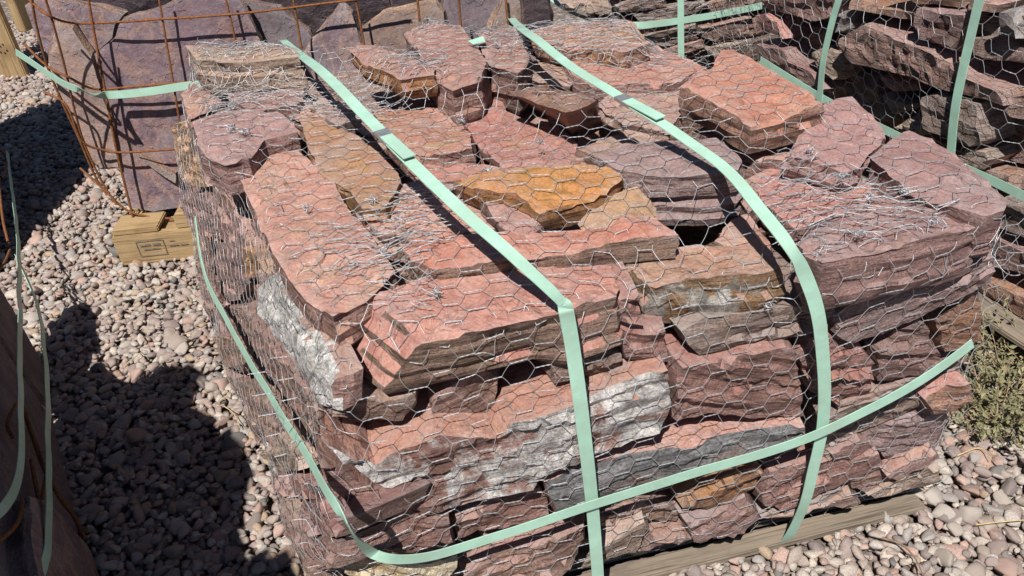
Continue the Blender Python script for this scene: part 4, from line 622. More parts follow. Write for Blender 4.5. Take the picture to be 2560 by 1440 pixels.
 ["R","stone","grey","","small slate grey block right of the left strap in the right hand pile","stones in the netted pile at the right edge",[[1.119,2.732,0.694],[1.147,2.654,0.723],[1.15,2.637,0.673],[1.133,2.682,0.641],[1.121,2.717,0.636]],[[1.308,2.797,0.694],[1.336,2.719,0.723],[1.339,2.702,0.673],[1.322,2.747,0.641],[1.31,2.782,0.636]],[-0.122,0.489,0.863]],
 ["R","stone","brown_pink","","longest brown stone slanting across the right hand pile","stones in the netted pile at the right edge",[[1.109,2.631,0.647],[1.14,2.549,0.712],[1.191,2.401,0.715],[1.236,2.271,0.716],[1.27,2.166,0.683],[1.309,2.052,0.68],[1.316,2.028,0.65],[1.277,2.138,0.637],[1.196,2.37,0.612],[1.13,2.559,0.588],[1.109,2.626,0.614]],[[1.345,2.712,0.647],[1.377,2.63,0.712],[1.428,2.482,0.715],[1.472,2.352,0.716],[1.506,2.247,0.683],[1.545,2.133,0.68],[1.552,2.109,0.65],[1.514,2.219,0.637],[1.433,2.451,0.612],[1.367,2.64,0.588],[1.345,2.707,0.614]],[0.031,0.062,0.998]],
 ["R","stone","rust_brown","","rusty brown stone at the top of the right hand pile","stones in the netted pile at the right edge",[[1.14,2.652,0.769],[1.18,2.534,0.764],[1.226,2.403,0.785],[1.223,2.408,0.761],[1.175,2.544,0.742],[1.141,2.643,0.735]],[[1.376,2.733,0.769],[1.416,2.615,0.764],[1.462,2.484,0.785],[1.459,2.489,0.761],[1.412,2.625,0.742],[1.377,2.724,0.735]],[0.019,0.098,0.995]],
 ["R","stone","purple_brown","","square mauve block between the straps of the right hand pile","stones in the netted pile at the right edge",[[1.207,2.371,0.811],[1.262,2.213,0.836],[1.262,2.203,0.781],[1.254,2.221,0.73],[1.216,2.331,0.736],[1.207,2.363,0.768]],[[1.443,2.452,0.811],[1.498,2.295,0.836],[1.499,2.284,0.781],[1.49,2.302,0.73],[1.453,2.412,0.736],[1.443,2.444,0.768]],[0.029,0.068,0.997]],
 ["R","stone","red_pink","","small pink stone in the hollow below the longest brown stone","stones in the netted pile at the right edge",[[1.222,2.533,0.547],[1.268,2.401,0.568],[1.274,2.382,0.555],[1.238,2.48,0.514]],[[1.411,2.598,0.547],[1.457,2.466,0.568],[1.463,2.447,0.555],[1.427,2.545,0.514]],[-0.01,0.179,0.984]],
 ["R","stone","grey","","grey chip beneath the small pink stone in the right hand pile","stones in the netted pile at the right edge",[[1.224,2.517,0.492],[1.259,2.416,0.493],[1.238,2.469,0.441],[1.23,2.496,0.466]],[[1.413,2.582,0.492],[1.448,2.481,0.493],[1.427,2.534,0.441],[1.419,2.561,0.466]],[0.018,0.1,0.995]],
 ["R","stone","grey_brown","","squared layered block behind the right strap of the right hand pile","stones in the netted pile at the right edge",[[1.227,2.275,0.583],[1.246,2.225,0.614],[1.288,2.105,0.624],[1.298,2.062,0.533],[1.286,2.091,0.501],[1.232,2.248,0.496]],[[1.464,2.356,0.583],[1.483,2.306,0.614],[1.524,2.187,0.624],[1.534,2.144,0.533],[1.523,2.172,0.501],[1.468,2.329,0.496]],[0.085,-0.096,0.992]],
 ["R","stone","brown_pink","","brown stone at the right frame edge beside the squared block","stones in the netted pile at the right edge",[[1.326,2.061,0.661],[1.352,1.99,0.698],[1.357,1.967,0.634],[1.331,2.04,0.614]],[[1.563,2.142,0.661],[1.589,2.071,0.698],[1.593,2.048,0.634],[1.567,2.121,0.614]],[-0.065,0.334,0.94]],
 ["R","stone","tan_brown","","tan stone under the squared layered block","stones in the netted pile at the right edge",[[1.295,2.124,0.485],[1.316,2.064,0.502],[1.322,2.045,0.484],[1.31,2.073,0.443],[1.284,2.15,0.445]],[[1.531,2.205,0.485],[1.553,2.145,0.502],[1.558,2.126,0.484],[1.547,2.154,0.443],[1.521,2.231,0.445]],[-0.056,0.309,0.949]],
 ["R","stone","tan","","tiny tan stone left of the squared layered block","stones in the netted pile at the right edge",[[1.222,2.392,0.437],[1.233,2.365,0.474],[1.255,2.304,0.483],[1.25,2.31,0.436]],[[1.411,2.457,0.437],[1.422,2.43,0.474],[1.444,2.368,0.483],[1.439,2.375,0.436]],[-0.026,0.227,0.974]],
 ["R","stone","grey","","dark grey pitted block in the upper right corner","stones in the netted pile at the right edge",[[1.297,2.117,0.87],[1.312,2.075,0.888],[1.318,2.047,0.82],[1.3,2.097,0.811]],[[1.533,2.198,0.87],[1.548,2.156,0.888],[1.555,2.128,0.82],[1.537,2.178,0.811]],[0.099,-0.266,0.959]],
 ["R","stone","ochre_bright","","ochre block at the upper right frame edge","stones in the netted pile at the right edge",[[1.329,2.086,0.869],[1.354,2.015,0.894],[1.359,1.992,0.829],[1.332,2.068,0.811]],[[1.565,2.167,0.869],[1.59,2.096,0.894],[1.595,2.073,0.829],[1.568,2.149,0.811]],[-0.003,0.162,0.987]],
 ["R","stone","orange","","orange stone behind the top of the right strap","stones in the netted pile at the right edge",[[1.275,2.242,0.869],[1.309,2.144,0.877],[1.305,2.152,0.853],[1.277,2.232,0.839]],[[1.511,2.323,0.869],[1.545,2.225,0.877],[1.541,2.233,0.853],[1.513,2.313,0.839]],[0.009,0.128,0.992]],
 ["R","stone","rust","","rust coloured stone along the top edge of the right hand pile","stones in the netted pile at the right edge",[[1.187,2.494,0.833],[1.266,2.271,0.888],[1.273,2.244,0.843],[1.219,2.397,0.81]],[[1.423,2.575,0.833],[1.502,2.352,0.888],[1.509,2.325,0.843],[1.455,2.478,0.81]],[-0.004,0.164,0.986]],
 ["R","stone","brown","","dark brown slab right of the right strap at mid height","stones in the netted pile at the right edge",[[1.29,2.242,0.759],[1.319,2.161,0.783],[1.367,2.025,0.794],[1.369,2.014,0.763],[1.319,2.152,0.728],[1.292,2.233,0.733]],[[1.527,2.323,0.759],[1.556,2.242,0.783],[1.603,2.106,0.794],[1.605,2.095,0.763],[1.556,2.233,0.728],[1.528,2.314,0.733]],[0.002,0.147,0.989]],
 ["R","stone","grey_brown","","grey stone behind the corner of the front pile, upper of three","stones in the netted pile at the right edge",[[1.338,1.984,0.394],[1.372,1.891,0.418],[1.377,1.862,0.337],[1.345,1.952,0.321]],[[1.575,2.066,0.394],[1.608,1.972,0.418],[1.614,1.943,0.337],[1.582,2.033,0.321]],[0.081,-0.082,0.993]],
 ["R","stone","purple_brown","","mauve brown stone behind the corner of the front pile, middle of three","stones in the netted pile at the right edge",[[1.338,1.969,0.288],[1.384,1.838,0.301],[1.388,1.815,0.239],[1.342,1.945,0.2]],[[1.574,2.05,0.288],[1.62,1.919,0.301],[1.624,1.897,0.239],[1.578,2.026,0.2]],[0.003,0.143,0.99]],
 ["R","stone","rust_brown","","rusty stone just above the weeds, lowest of three","stones in the netted pile at the right edge",[[1.328,1.976,0.15],[1.391,1.797,0.186],[1.399,1.759,0.115],[1.334,1.946,0.115]],[[1.565,2.057,0.15],[1.628,1.878,0.186],[1.635,1.84,0.115],[1.57,2.027,0.115]],[0.024,0.084,0.996]],
 ["R","stone","brown","","shaded brown stone in the middle of the right hand pile","stones in the netted pile at the right edge",[[1.352,2.104,0.428],[1.406,1.952,0.459],[1.409,1.934,0.408],[1.359,2.077,0.385]],[[1.588,2.185,0.428],[1.642,2.033,0.459],[1.645,2.015,0.408],[1.595,2.158,0.385]],[0.003,0.142,0.99]],
 ["R","stone","purple_brown","","shaded mauve stone deep in the right half of the right hand pile","stones in the netted pile at the right edge",[[1.372,2.22,0.557],[1.398,2.147,0.573],[1.434,2.042,0.581],[1.442,2.003,0.47],[1.392,2.144,0.442]],[[1.608,2.301,0.557],[1.634,2.229,0.573],[1.67,2.124,0.581],[1.678,2.084,0.47],[1.628,2.225,0.442]],[0.123,-0.209,0.97]],
 ["R","stone","grey","","shaded grey stone deep behind the longest brown stone","stones in the netted pile at the right edge",[[1.182,2.764,0.491],[1.242,2.592,0.522],[1.254,2.538,0.393],[1.206,2.674,0.367]],[[1.418,2.845,0.491],[1.479,2.673,0.522],[1.491,2.619,0.393],[1.442,2.755,0.367]],[0.13,-0.232,0.964]],
 ["R","stone","brown","","shaded brown stone deep beneath the grey top left stone","stones in the netted pile at the right edge",[[1.085,3.058,0.557],[1.158,2.851,0.602],[1.16,2.835,0.538],[1.114,2.951,0.428],[1.083,3.051,0.478]],[[1.321,3.139,0.557],[1.394,2.932,0.602],[1.396,2.916,0.538],[1.351,3.032,0.428],[1.319,3.132,0.478]],[-0.055,0.308,0.95]],
 ["R","stone","purple_brown","","shaded mauve stone deep under the rusty top stone","stones in the netted pile at the right edge",[[1.2,2.741,0.68],[1.278,2.517,0.711],[1.285,2.489,0.671],[1.225,2.664,0.656]],[[1.436,2.822,0.68],[1.515,2.598,0.711],[1.522,2.571,0.671],[1.461,2.746,0.656]],[0.024,0.083,0.996]],
 ["R","stone","grey_brown","","stone hidden in shade right of the square mauve block","stones in the netted pile at the right edge",[[1.314,2.303,0.81],[1.35,2.2,0.827],[1.354,2.182,0.774],[1.316,2.289,0.747]],[[1.551,2.384,0.81],[1.587,2.281,0.827],[1.59,2.263,0.774],[1.552,2.37,0.747]],[-0.008,0.175,0.984]],
 ["B","stone","tan","","pale stone along the top of the middle back pile, by its strap","stones in the netted pile at the top middle",[[0.299,3.4,0.608],[0.378,3.406,0.605],[0.508,3.415,0.564],[0.511,3.415,0.535],[0.361,3.405,0.563],[0.314,3.401,0.584]],[[0.278,3.7,0.608],[0.357,3.705,0.605],[0.487,3.714,0.564],[0.49,3.714,0.535],[0.34,3.704,0.563],[0.293,3.701,0.584]],[0.229,0.016,0.973]],
 ["B","stone","brown","","brown stone at the frame top left of the vertical strap","stones in the netted pile at the top middle",[[0.518,3.416,0.572],[0.618,3.423,0.598],[0.721,3.43,0.576],[0.735,3.431,0.543],[0.618,3.423,0.535],[0.521,3.416,0.543]],[[0.497,3.715,0.572],[0.597,3.722,0.598],[0.7,3.729,0.576],[0.714,3.73,0.543],[0.597,3.722,0.535],[0.5,3.715,0.543]],[-0.0,-0.0,1.0]],
 ["B","stone","grey_brown","","thin grey brown slab crossing behind the vertical strap","stones in the netted pile at the top middle",[[0.592,3.421,0.522],[0.764,3.433,0.542],[0.882,3.441,0.547],[0.904,3.443,0.516],[0.756,3.432,0.492],[0.618,3.423,0.496]],[[0.571,3.72,0.522],[0.743,3.732,0.542],[0.861,3.74,0.547],[0.883,3.742,0.516],[0.735,3.732,0.492],[0.597,3.722,0.496]],[-0.073,-0.005,0.997]],
 ["B","stone","brown","","small shard at the left end of the middle back pile","stones in the netted pile at the top middle",[[0.181,3.442,0.569],[0.224,3.445,0.607],[0.263,3.448,0.562],[0.25,3.447,0.516],[0.194,3.443,0.519]],[[0.16,3.741,0.569],[0.203,3.744,0.607],[0.242,3.747,0.562],[0.23,3.746,0.516],[0.173,3.742,0.519]],[0.318,0.022,0.948]],
 ["B","stone","grey_brown","","grey slab just under the horizontal strap of the middle back pile","stones in the netted pile at the top middle",[[0.63,3.434,0.429],[0.752,3.442,0.447],[0.855,3.449,0.451],[0.861,3.45,0.39],[0.721,3.44,0.378],[0.654,3.435,0.393]],[[0.609,3.733,0.429],[0.732,3.741,0.447],[0.834,3.749,0.451],[0.84,3.749,0.39],[0.7,3.739,0.378],[0.633,3.734,0.393]],[-0.06,-0.004,0.998]],
 ["B","stone","orange","","orange tinted slab low beside the vertical strap","stones in the netted pile at the top middle",[[0.695,3.428,0.357],[0.785,3.434,0.38],[0.892,3.442,0.386],[0.901,3.442,0.355],[0.787,3.434,0.332],[0.719,3.43,0.33]],[[0.675,3.727,0.357],[0.764,3.734,0.38],[0.872,3.741,0.386],[0.88,3.742,0.355],[0.766,3.734,0.332],[0.699,3.729,0.33]],[-0.131,-0.009,0.991]],
 ["B","stone","brown_pink","","layered brown block right of the vertical strap","stones in the netted pile at the top middle",[[0.87,3.44,0.435],[0.983,3.448,0.445],[1.089,3.456,0.454],[1.109,3.457,0.376],[0.954,3.446,0.365],[0.872,3.44,0.399]],[[0.849,3.74,0.435],[0.962,3.747,0.445],[1.068,3.755,0.454],[1.088,3.756,0.376],[0.933,3.745,0.365],[0.851,3.74,0.399]],[-0.003,-0.0,1.0]],
 ["B","stone","brown","","brown stone above the strap at the right end of the middle back pile","stones in the netted pile at the top middle",[[0.886,3.441,0.528],[0.993,3.449,0.547],[1.095,3.456,0.547],[1.105,3.457,0.504],[0.914,3.443,0.489]],[[0.865,3.741,0.528],[0.972,3.748,0.547],[1.074,3.755,0.547],[1.084,3.756,0.504],[0.893,3.743,0.489]],[-0.067,-0.005,0.998]],
 ["B","stone","tan_brown","","tan stone at the right foot of the middle back pile","stones in the netted pile at the top middle",[[0.891,3.442,0.349],[1.089,3.456,0.365],[1.101,3.456,0.309],[0.941,3.445,0.298]],[[0.87,3.741,0.349],[1.069,3.755,0.365],[1.08,3.756,0.309],[0.92,3.745,0.298]],[-0.024,-0.002,1.0]],
 ["B","stone","grey_brown","","flat stone above the frame top of the middle back pile","stones in the netted pile at the top middle",[[0.491,3.414,0.659],[0.777,3.434,0.656],[1.084,3.455,0.636],[1.09,3.456,0.56],[0.78,3.434,0.575],[0.506,3.415,0.596]],[[0.47,3.713,0.659],[0.756,3.733,0.656],[1.063,3.755,0.636],[1.07,3.755,0.56],[0.759,3.733,0.575],[0.485,3.714,0.596]],[0.053,0.004,0.999]],
 ["B","stone","brown","","shaded stone at the foot of the middle back pile, left of the strap","stones in the netted pile at the top middle",[[0.459,3.442,0.496],[0.624,3.453,0.41],[0.691,3.458,0.351],[0.659,3.456,0.233],[0.455,3.441,0.295]],[[0.439,3.741,0.496],[0.603,3.752,0.41],[0.671,3.757,0.351],[0.638,3.755,0.233],[0.434,3.741,0.295]],[0.603,0.042,0.797]],
 ["B","stone","brown_pink","","shaded brown slab behind the two back straps crossing","stones in the netted pile at the top middle",[[0.527,3.456,0.52],[0.625,3.463,0.479],[0.857,3.48,0.493],[0.868,3.48,0.443],[0.636,3.464,0.418],[0.543,3.457,0.466]],[[0.506,3.756,0.52],[0.605,3.763,0.479],[0.836,3.779,0.493],[0.847,3.78,0.443],[0.615,3.763,0.418],[0.522,3.757,0.466]],[0.06,0.004,0.998]],
]

def resample(poly, step):
    P = [Vector(p) for p in poly]; out = []
    for i in range(len(P)):
        a, b = P[i], P[(i + 1) % len(P)]
        k = max(1, int(round((b - a).length / step)))
        out += [(i, j / k) for j in range(k)]
    return out

def fbm(v, o=4): return noise.fractal(v, 1.0, 2.1, o)

BV, BT = [], []           # world geometry of every stone, for draping the netting
def make_stone(kind, name, mkey, crust, label, group, top, bot, axis, cat='stone'):
    r = random.Random(label)
    top = [Vector(p) for p in top]; bot = [Vector(p) for p in bot]; axis = Vector(axis).normalized()
    c = (sum(top, Vector()) + sum(bot, Vector())) / (2 * len(top))
    zt = axis
    xt = (top[1] - top[0]); xt = (xt - zt * xt.dot(zt)).normalized()
    M = Matrix((xt, zt.cross(xt), zt)).transposed()
    Mi = M.transposed()
    nrm = Vector()
    for i in range(len(top)):
        a, b = top[i] - top[0], top[(i + 1) % len(top)] - top[0]
        nrm += a.cross(b)
    ext = (sum(top, Vector()) - sum(bot, Vector())) / len(top)
    nrm.normalize()
    if nrm.dot(ext) < 0:
        top.reverse(); bot.reverse(); nrm = -nrm
    # frame of the cap
    ux = (top[1] - top[0]).normalized(); uy = nrm.cross(ux)
    o0 = sum(top, Vector()) / len(top)
    seed = Vector((r.uniform(-90, 90), r.uniform(-90, 90), r.uniform(-90, 90)))
    size = max((p - o0).length for p in top)
    step = .013 if kind in 'TFL' else .02
    if name == 'flagstone': step = .022
    rs = resample(top, step)
    flat = abs(nrm.dot(axis)) > .75            # cap is the cleavage face
    lay_t = r.uniform(.010, .022)
    def layer(z, x):                           # stepped relief of the bedding
        k = math.floor((z + .006 * noise.noise(Vector((x * 7, 3, 1)) + seed)) / lay_t)
        return noise.noise(Vector((k * 7.31, x * 4.0, 0)) + seed)
    ring0 = []
    for i, t in rs:
        p = top[i].lerp(top[(i + 1) % len(top)], t)
        rad = (p - o0); rad -= nrm * rad.dot(nrm)
        rl = rad.length or 1; rad /= rl
        j = .005 * fbm(p * 16 + seed) + .004 * noise.noise(p * 55 + seed)
        if kind == 'T': j += .006
        ring0.append(p + rad * (j - .004))
    # interior points of the cap
    p2 = [((p - o0).dot(ux), (p - o0).dot(uy)) for p in ring0]
    xs = [a for a, b in p2]; ys = [b for a, b in p2]
    inner = []
    gy = min(ys) + step * .6; row = 0
    while gy < max(ys):
        gx = min(xs) + step * (.5 if row % 2 else 1.0)
        while gx < max(xs):
            q = (gx + r.uniform(-.25, .25) * step, gy + r.uniform(-.25, .25) * step)
            if inside(p2, *q):
                dm = min((q[0] - a) ** 2 + (q[1] - b) ** 2 for a, b in p2)
                if dm > (step * .62) ** 2: inner.append(q)
            gx += step
        gy += step * .87; row += 1
    n0 = len(p2)
    vin = [Vector(p) for p in p2 + inner]
    try:
        vo, eo, fo, ov, oe, of = geometry.delaunay_2d_cdt(vin, [], [list(range(n0))], 1, 1e-5)
        ok = len(vo) == len(vin)
    except Exception:
        ok = False
    verts, faces, fm = [], [], []
    def cap_h(p):
        if flat:
            h = .0035 * fbm(p * 9 + seed) + .0015 * noise.noise(p * 40 + seed)
            s = noise.noise(p * 6.5 + seed * 1.7)
            h -= .007 * (1 if s > .12 else 0) + .006 * (1 if s > .36 else 0)
            h += .004 * (1 if noise.noise(p * 11 - seed) > .3 else 0)
            return h * (.35 if name == 'flagstone' else 1)
        l = (p - c).dot(axis); x = (p - c).dot(ux)
        return .017 * layer(l, x) + .022 * (noise.voronoi(Vector(((p - c).dot(ux) * 9, l * 16, 0)) + seed)[0][0] - .4) + .003 * fbm(p * 13 + seed) + .003 * noise.noise(p * 60 + seed)
    if ok:
        src = [None] * len(vo)
        for k, lst in enumerate(ov):
            src[k] = lst[0] if lst else -1
        for k, q in enumerate(vo):
            p = o0 + ux * q.x + uy * q.y
            if src[k] < n0:
                p = ring0[src[k]] + nrm * (cap_h(ring0[src[k]]) - .0012 - .004 * max(0, noise.noise(ring0[src[k]] * 22 + seed)))
            else:
                p = p + nrm * cap_h(p)
            verts.append(p)
        b_idx = {src[k]: k for k in range(len(vo)) if src[k] < n0}
        for f in fo: faces.append(list(f))
        base = [b_idx[i] for i in range(n0)]
    else:
        verts = list(ring0); base = list(range(n0)); faces.append(base[:])
    # sides
    dep = (top[0] - bot[0]).length
    lv = max(3, min(9, int(ext.length / (.013 if flat else .03))))
    prev = base
    ob = sum(bot, Vector()) / len(bot)
    for L in range(1, lv + 1):
        t = L / lv
        if L < lv: t += r.uniform(-.28, .28) / lv
        cur = []
        jit = r.uniform(-.006, .006) if flat else 0
        for (i, s), p0 in zip(rs, ring0):
            a = top[i].lerp(bot[i], t); b = top[(i + 1) % len(top)].lerp(bot[(i + 1) % len(top)], t)
            p = a.lerp(b, s)
            oo = o0.lerp(ob, t)
            rad = (p - oo); rad -= nrm * rad.dot(nrm); rl = rad.length or 1; rad /= rl
            j = .004 * fbm(p * 14 + seed) + .014 * (noise.voronoi(p * 13 + seed)[0][0] - .4) + .003 * noise.noise(p * 50 + seed)
            if flat: j += jit + .009 * layer((p - c).dot(axis), (p - c).dot(ux))
            if L == lv: j -= .008
            cur.append(len(verts)); verts.append(p + rad * j)
        for k in range(n0):
            k2 = (k + 1) % n0
            faces.append([prev[k], cur[k], cur[k2], prev[k2]])
        prev = cur
    faces.append(list(reversed(prev)))
    loc = [Mi @ (p - c) for p in verts]
    me = pydata(name, loc, faces)
    bm = bmesh.new(); bm.from_mesh(me); bmesh.ops.recalc_face_normals(bm, faces=bm.faces)
    bmesh.ops.triangulate(bm, faces=[f for f in bm.faces if len(f.verts) > 4])
    bm.to_mesh(me); bm.free()
    mats = list(ROCK[mkey])
    if crust: mats.append(CRUST[crust])
    nloc = Mi @ nrm
    idx = []
    for p in me.polygons:
        d = p.normal.dot(nloc)
        if crust and d > .35: idx.append(2)
        elif flat: idx.append(0 if d > (.45 if kind == 'T' else .86) else 1)
        else: idx.append(0 if abs(p.normal.z) > .62 else 1)
    for m in mats: me.materials.append(m)
    me.polygons.foreach_set('material_index', idx)
    smooth(me, 20)
    o = bpy.data.objects.new(name, me)
    o.matrix_world = Matrix.Translation(c) @ M.to_4x4()
    link(o)
    tag(o, label, cat, group)
    n = len(BV)
    BV.extend(verts)
    for p in me.polygons: BT.append([n + k for k in p.vertices])
    return o

TOPGROUP = 'stones on top of the front pile'
for kind, name, mkey, crust, label, group, top, bot, axis in STONES:
    if mkey == 'tan_crust': crust = ''
    o = make_stone(kind, name, mkey, crust, label, group or TOPGROUP, top, bot, axis, 'flagstone' if name == 'flagstone' else 'stone')
    if mkey == 'tan_crust':      # speckled crust sits on the broken edge, not on the cleavage face
        o.data.materials[1] = CRUST['crust_speck']

# rough blocks buried in the piles, seen only as dark shapes through the gaps
def slab(cx, cy, z0, lx, ly, h, rz, mkey, label, group, name='stone', cat='stone'):
    r = random.Random(label + str(cx))
    P = []
    k = 9
    for i in range(k):
        a = 2 * math.pi * i / k + r.uniform(-.2, .2)
        q = max(abs(math.cos(a)) , abs(math.sin(a)))
        x = lx / 2 * math.cos(a) / q * r.uniform(.85, 1.05); y = ly / 2 * math.sin(a) / q * r.uniform(.85, 1.05)
        P.append((cx + x * math.cos(rz) - y * math.sin(rz), cy + x * math.sin(rz) + y * math.cos(rz)))
    top = [(x, y, z0 + h) for x, y in P]; bot = [(x, y, z0) for x, y in P]
    return make_stone('X', name, mkey, '', label, group, top, bot, (0, 0, 1), cat)
core_spots = []
for z0, ins in ((.125, .0), (.29, .03), (.455, .05), (.60, .07)):
    for x, y, lx, ly in ((-.02, 1.55, .62, .44), (.52, 1.62, .50, .44), (-.30, 1.95, .55, .36), (.25, 2.02, .58, .36), (-.42, 2.34, .5, .34), (.18, 2.36, .5, .30)):
        if y < 1.7 and x < .2: x += .03
        core_spots.append((x, y + ins * .6, z0, lx, ly))
for x, y, z0, lx, ly in core_spots:
    slab(x, y, z0, lx, ly, .135, .15, 'brown', 'brown stone buried inside the front pile, seen only through gaps', 'stones buried inside the front pile')
for x, y in ((1.62, 2.0), (1.45, 2.5), (1.32, 3.0)):
    for z0 in (.13, .36, .59, .82):
        slab(x + .2, y, z0, .42, .5, .19, .33, 'brown', 'brown stone buried inside the right hand pile, seen only through gaps', 'stones buried inside the right hand pile')
for x in (.75, 1.1):
    for z0 in (.13, .36, .59):
        slab(x, 3.95, z0, .45, .42, .2, .0, 'brown', 'brown stone buried inside the middle back pile, seen only through gaps', 'stones buried inside the middle back pile')

# thin courses that fill the left face between the larger stones
rl = random.Random(12)
for ci, (z0, hh) in enumerate(((.12, .10), (.225, .09), (.32, .11), (.435, .09), (.53, .10), (.635, .075))):
    s = -.02 + rl.uniform(0, .1)
    while s < 1.28:
        ln_ = rl.uniform(.16, .34)
        off = -.012 + rl.uniform(-.02, .012) + (.745 - z0 - hh / 2) * .28
        d_ = Vector((-.399, .917, 0)); n_ = Vector((-.917, -.399, 0))
        b0 = Vector((-.33, 1.2, 0)) + n_ * off
        k_ = [(s, z0 + rl.uniform(0, .02)), (s + ln_ * .5, z0), (s + ln_ - .012, z0 + rl.uniform(0, .02)), (s + ln_ - rl.uniform(.01, .03), z0 + hh - rl.uniform(0, .03)), (s + ln_ * .5, z0 + hh), (s + rl.uniform(0, .02), z0 + hh - rl.uniform(0, .03))]
        top = [b0 + d_ * a + Vector((0, 0, z)) for a, z in k_]
        make_stone('L', 'stone', rl.choice(['brown_pink', 'pink', 'red_brown', 'purple_brown', 'brown', 'salmon_brown', 'tan_brown']), '',
                   'thin stone wedged between the larger ones in the netted left face', 'thin filler stones in the left face', top, [p - n_ * .15 for p in top], (0, 0, 1))
        s += ln_

# ------------------------------------------------------------------ flagstone stacks along the left edge
def flag_on(p0, d, off, sz, lean, mkey, label, group, th=.05):
    """upright flagstone: sz = outline as (along, height), d = direction of the row"""
    d = Vector((d[0], d[1], 0)).normalized(); n = Vector((d.y, -d.x, 0))
    p0 = Vector((p0[0], p0[1], 0)) + n * off
    top = [p0 + d * s + Vector((0, 0, z)) - n * (lean * z) for s, z in sz]
    bot = [p - n * th for p in top]
    ax = (n + Vector((0, 0, lean))).normalized()
    return make_stone('X', 'flagstone', mkey, '', label, group, top, bot, ax, 'flagstone')
LF0 = (-1.06, 1.35); LFD = (-.46, .89)
GL = 'flagstones stacked along the left edge'
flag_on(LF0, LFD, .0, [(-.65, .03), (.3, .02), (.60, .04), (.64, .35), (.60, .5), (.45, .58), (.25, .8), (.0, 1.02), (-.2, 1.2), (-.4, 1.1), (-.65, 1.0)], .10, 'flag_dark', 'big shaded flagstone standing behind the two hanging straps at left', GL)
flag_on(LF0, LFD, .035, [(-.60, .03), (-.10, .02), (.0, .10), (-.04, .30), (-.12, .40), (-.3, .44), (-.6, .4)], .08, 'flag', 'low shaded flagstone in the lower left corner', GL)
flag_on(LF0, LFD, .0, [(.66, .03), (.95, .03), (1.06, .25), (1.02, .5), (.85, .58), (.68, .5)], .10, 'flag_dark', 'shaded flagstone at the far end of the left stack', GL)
for i, (o_, h) in enumerate(((-.07, 1.50), (-.14, 1.58), (-.21, 1.45), (-.28, 1.5), (-.35, 1.4))):  # unseen slabs, outline made tall and notched to cast the ragged gravel shadow
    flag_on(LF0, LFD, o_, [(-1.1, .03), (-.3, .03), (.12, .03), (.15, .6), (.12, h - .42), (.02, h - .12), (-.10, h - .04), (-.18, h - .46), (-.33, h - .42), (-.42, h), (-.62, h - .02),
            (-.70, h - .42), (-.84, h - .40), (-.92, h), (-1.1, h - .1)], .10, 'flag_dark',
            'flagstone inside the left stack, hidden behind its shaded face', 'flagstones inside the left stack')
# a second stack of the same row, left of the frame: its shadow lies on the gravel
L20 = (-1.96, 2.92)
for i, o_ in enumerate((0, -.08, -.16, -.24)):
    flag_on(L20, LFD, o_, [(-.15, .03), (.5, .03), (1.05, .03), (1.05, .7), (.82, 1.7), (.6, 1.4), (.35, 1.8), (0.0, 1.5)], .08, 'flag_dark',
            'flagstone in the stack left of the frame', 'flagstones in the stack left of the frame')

for x0, l in ((-1.2, 'left'), (-.62, 'middle'), (-.05, 'right')):  # added backing slabs, tilted forward so their shaded faces darken the cage gaps
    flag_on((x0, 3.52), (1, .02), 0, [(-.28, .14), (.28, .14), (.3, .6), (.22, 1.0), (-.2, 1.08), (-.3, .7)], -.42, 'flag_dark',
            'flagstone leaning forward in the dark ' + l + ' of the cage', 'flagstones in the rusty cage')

# ------------------------------------------------------------------ pallets
def board(name, size, loc, mat, parent, rz=0.0, bevel=.004, ry=0.0):
    bm = bmesh.new(); bmesh.ops.create_cube(bm, size=1)
    bmesh.ops.scale(bm, vec=size, verts=bm.verts)
    bmesh.ops.subdivide_edges(bm, edges=[e for e in bm.edges if abs((e.verts[0].co - e.verts[1].co).x) > .5 * size[0]], cuts=5)
    bmesh.ops.bevel(bm, geom=[e for e in bm.edges if e.calc_face_angle(0) > .5], offset=bevel, segments=2, affect='EDGES')
    r = random.Random(str(loc)); o_ = Vector((r.uniform(-9, 9),) * 3)
    for v in bm.verts:
        w = noise.noise(v.co * 9 + o_) * .003; v.co.y += w; v.co.z += noise.noise(v.co * 7 - o_) * .003
    me = bpy.data.meshes.new(name); bm.to_mesh(me); bm.free()
    smooth(me, 40)
    o = obj(name, me, mat, parent)
    o.location = loc; o.rotation_euler = (0, ry, rz)
    return o

def pallet(loc, rz, w, d, mat, label, n_deck=6):
    t = empty('wooden_pallet', loc, rz)
    tag(t, label, 'pallet', 'wooden pallets')
    for y in (.03, d / 2, d - .03):
        pass
    for x in (.02, w / 2, w - .02):
        board('stringer', (d, .04, .075), (x, d / 2, .055), mat, t, math.pi / 2)
    for i in range(n_deck):
        y = .05 + (d - .1) * i / (n_deck - 1)
        board('deck_board', (w + .02, .10, .018), (w / 2, y, .102), mat, t)
    for y in (.06, d / 2, d - .06):
        board('bottom_board', (w, .10, .016), (w / 2, y, .009), mat, t)
    return t
mp = pallet((-.43, 1.125, .012), math.atan2(.2, 1.25), 1.33, 1.34, WOOD_OLD, 'weathered grey pallet under the front pile of stones')
board('bottom_board', (1.33, .05, .020), (.675, -.028, .0), WOOD_OLD, mp, .01)
pallet((1.44, 1.70, .0), math.radians(109), 1.35, -1.1, WOOD_OLD, 'weathered pallet under the right hand pile by the weeds')
pallet((.6, 3.5, .0), .07, 1.1, 1.1, WOOD_OLD, 'weathered pallet under the middle back pile')
pallet((-1.42, 2.80, .0), .02, 1.22, 1.1, WOOD_NEW, 'fresh yellow pallet under the rusty cage of flagstones')
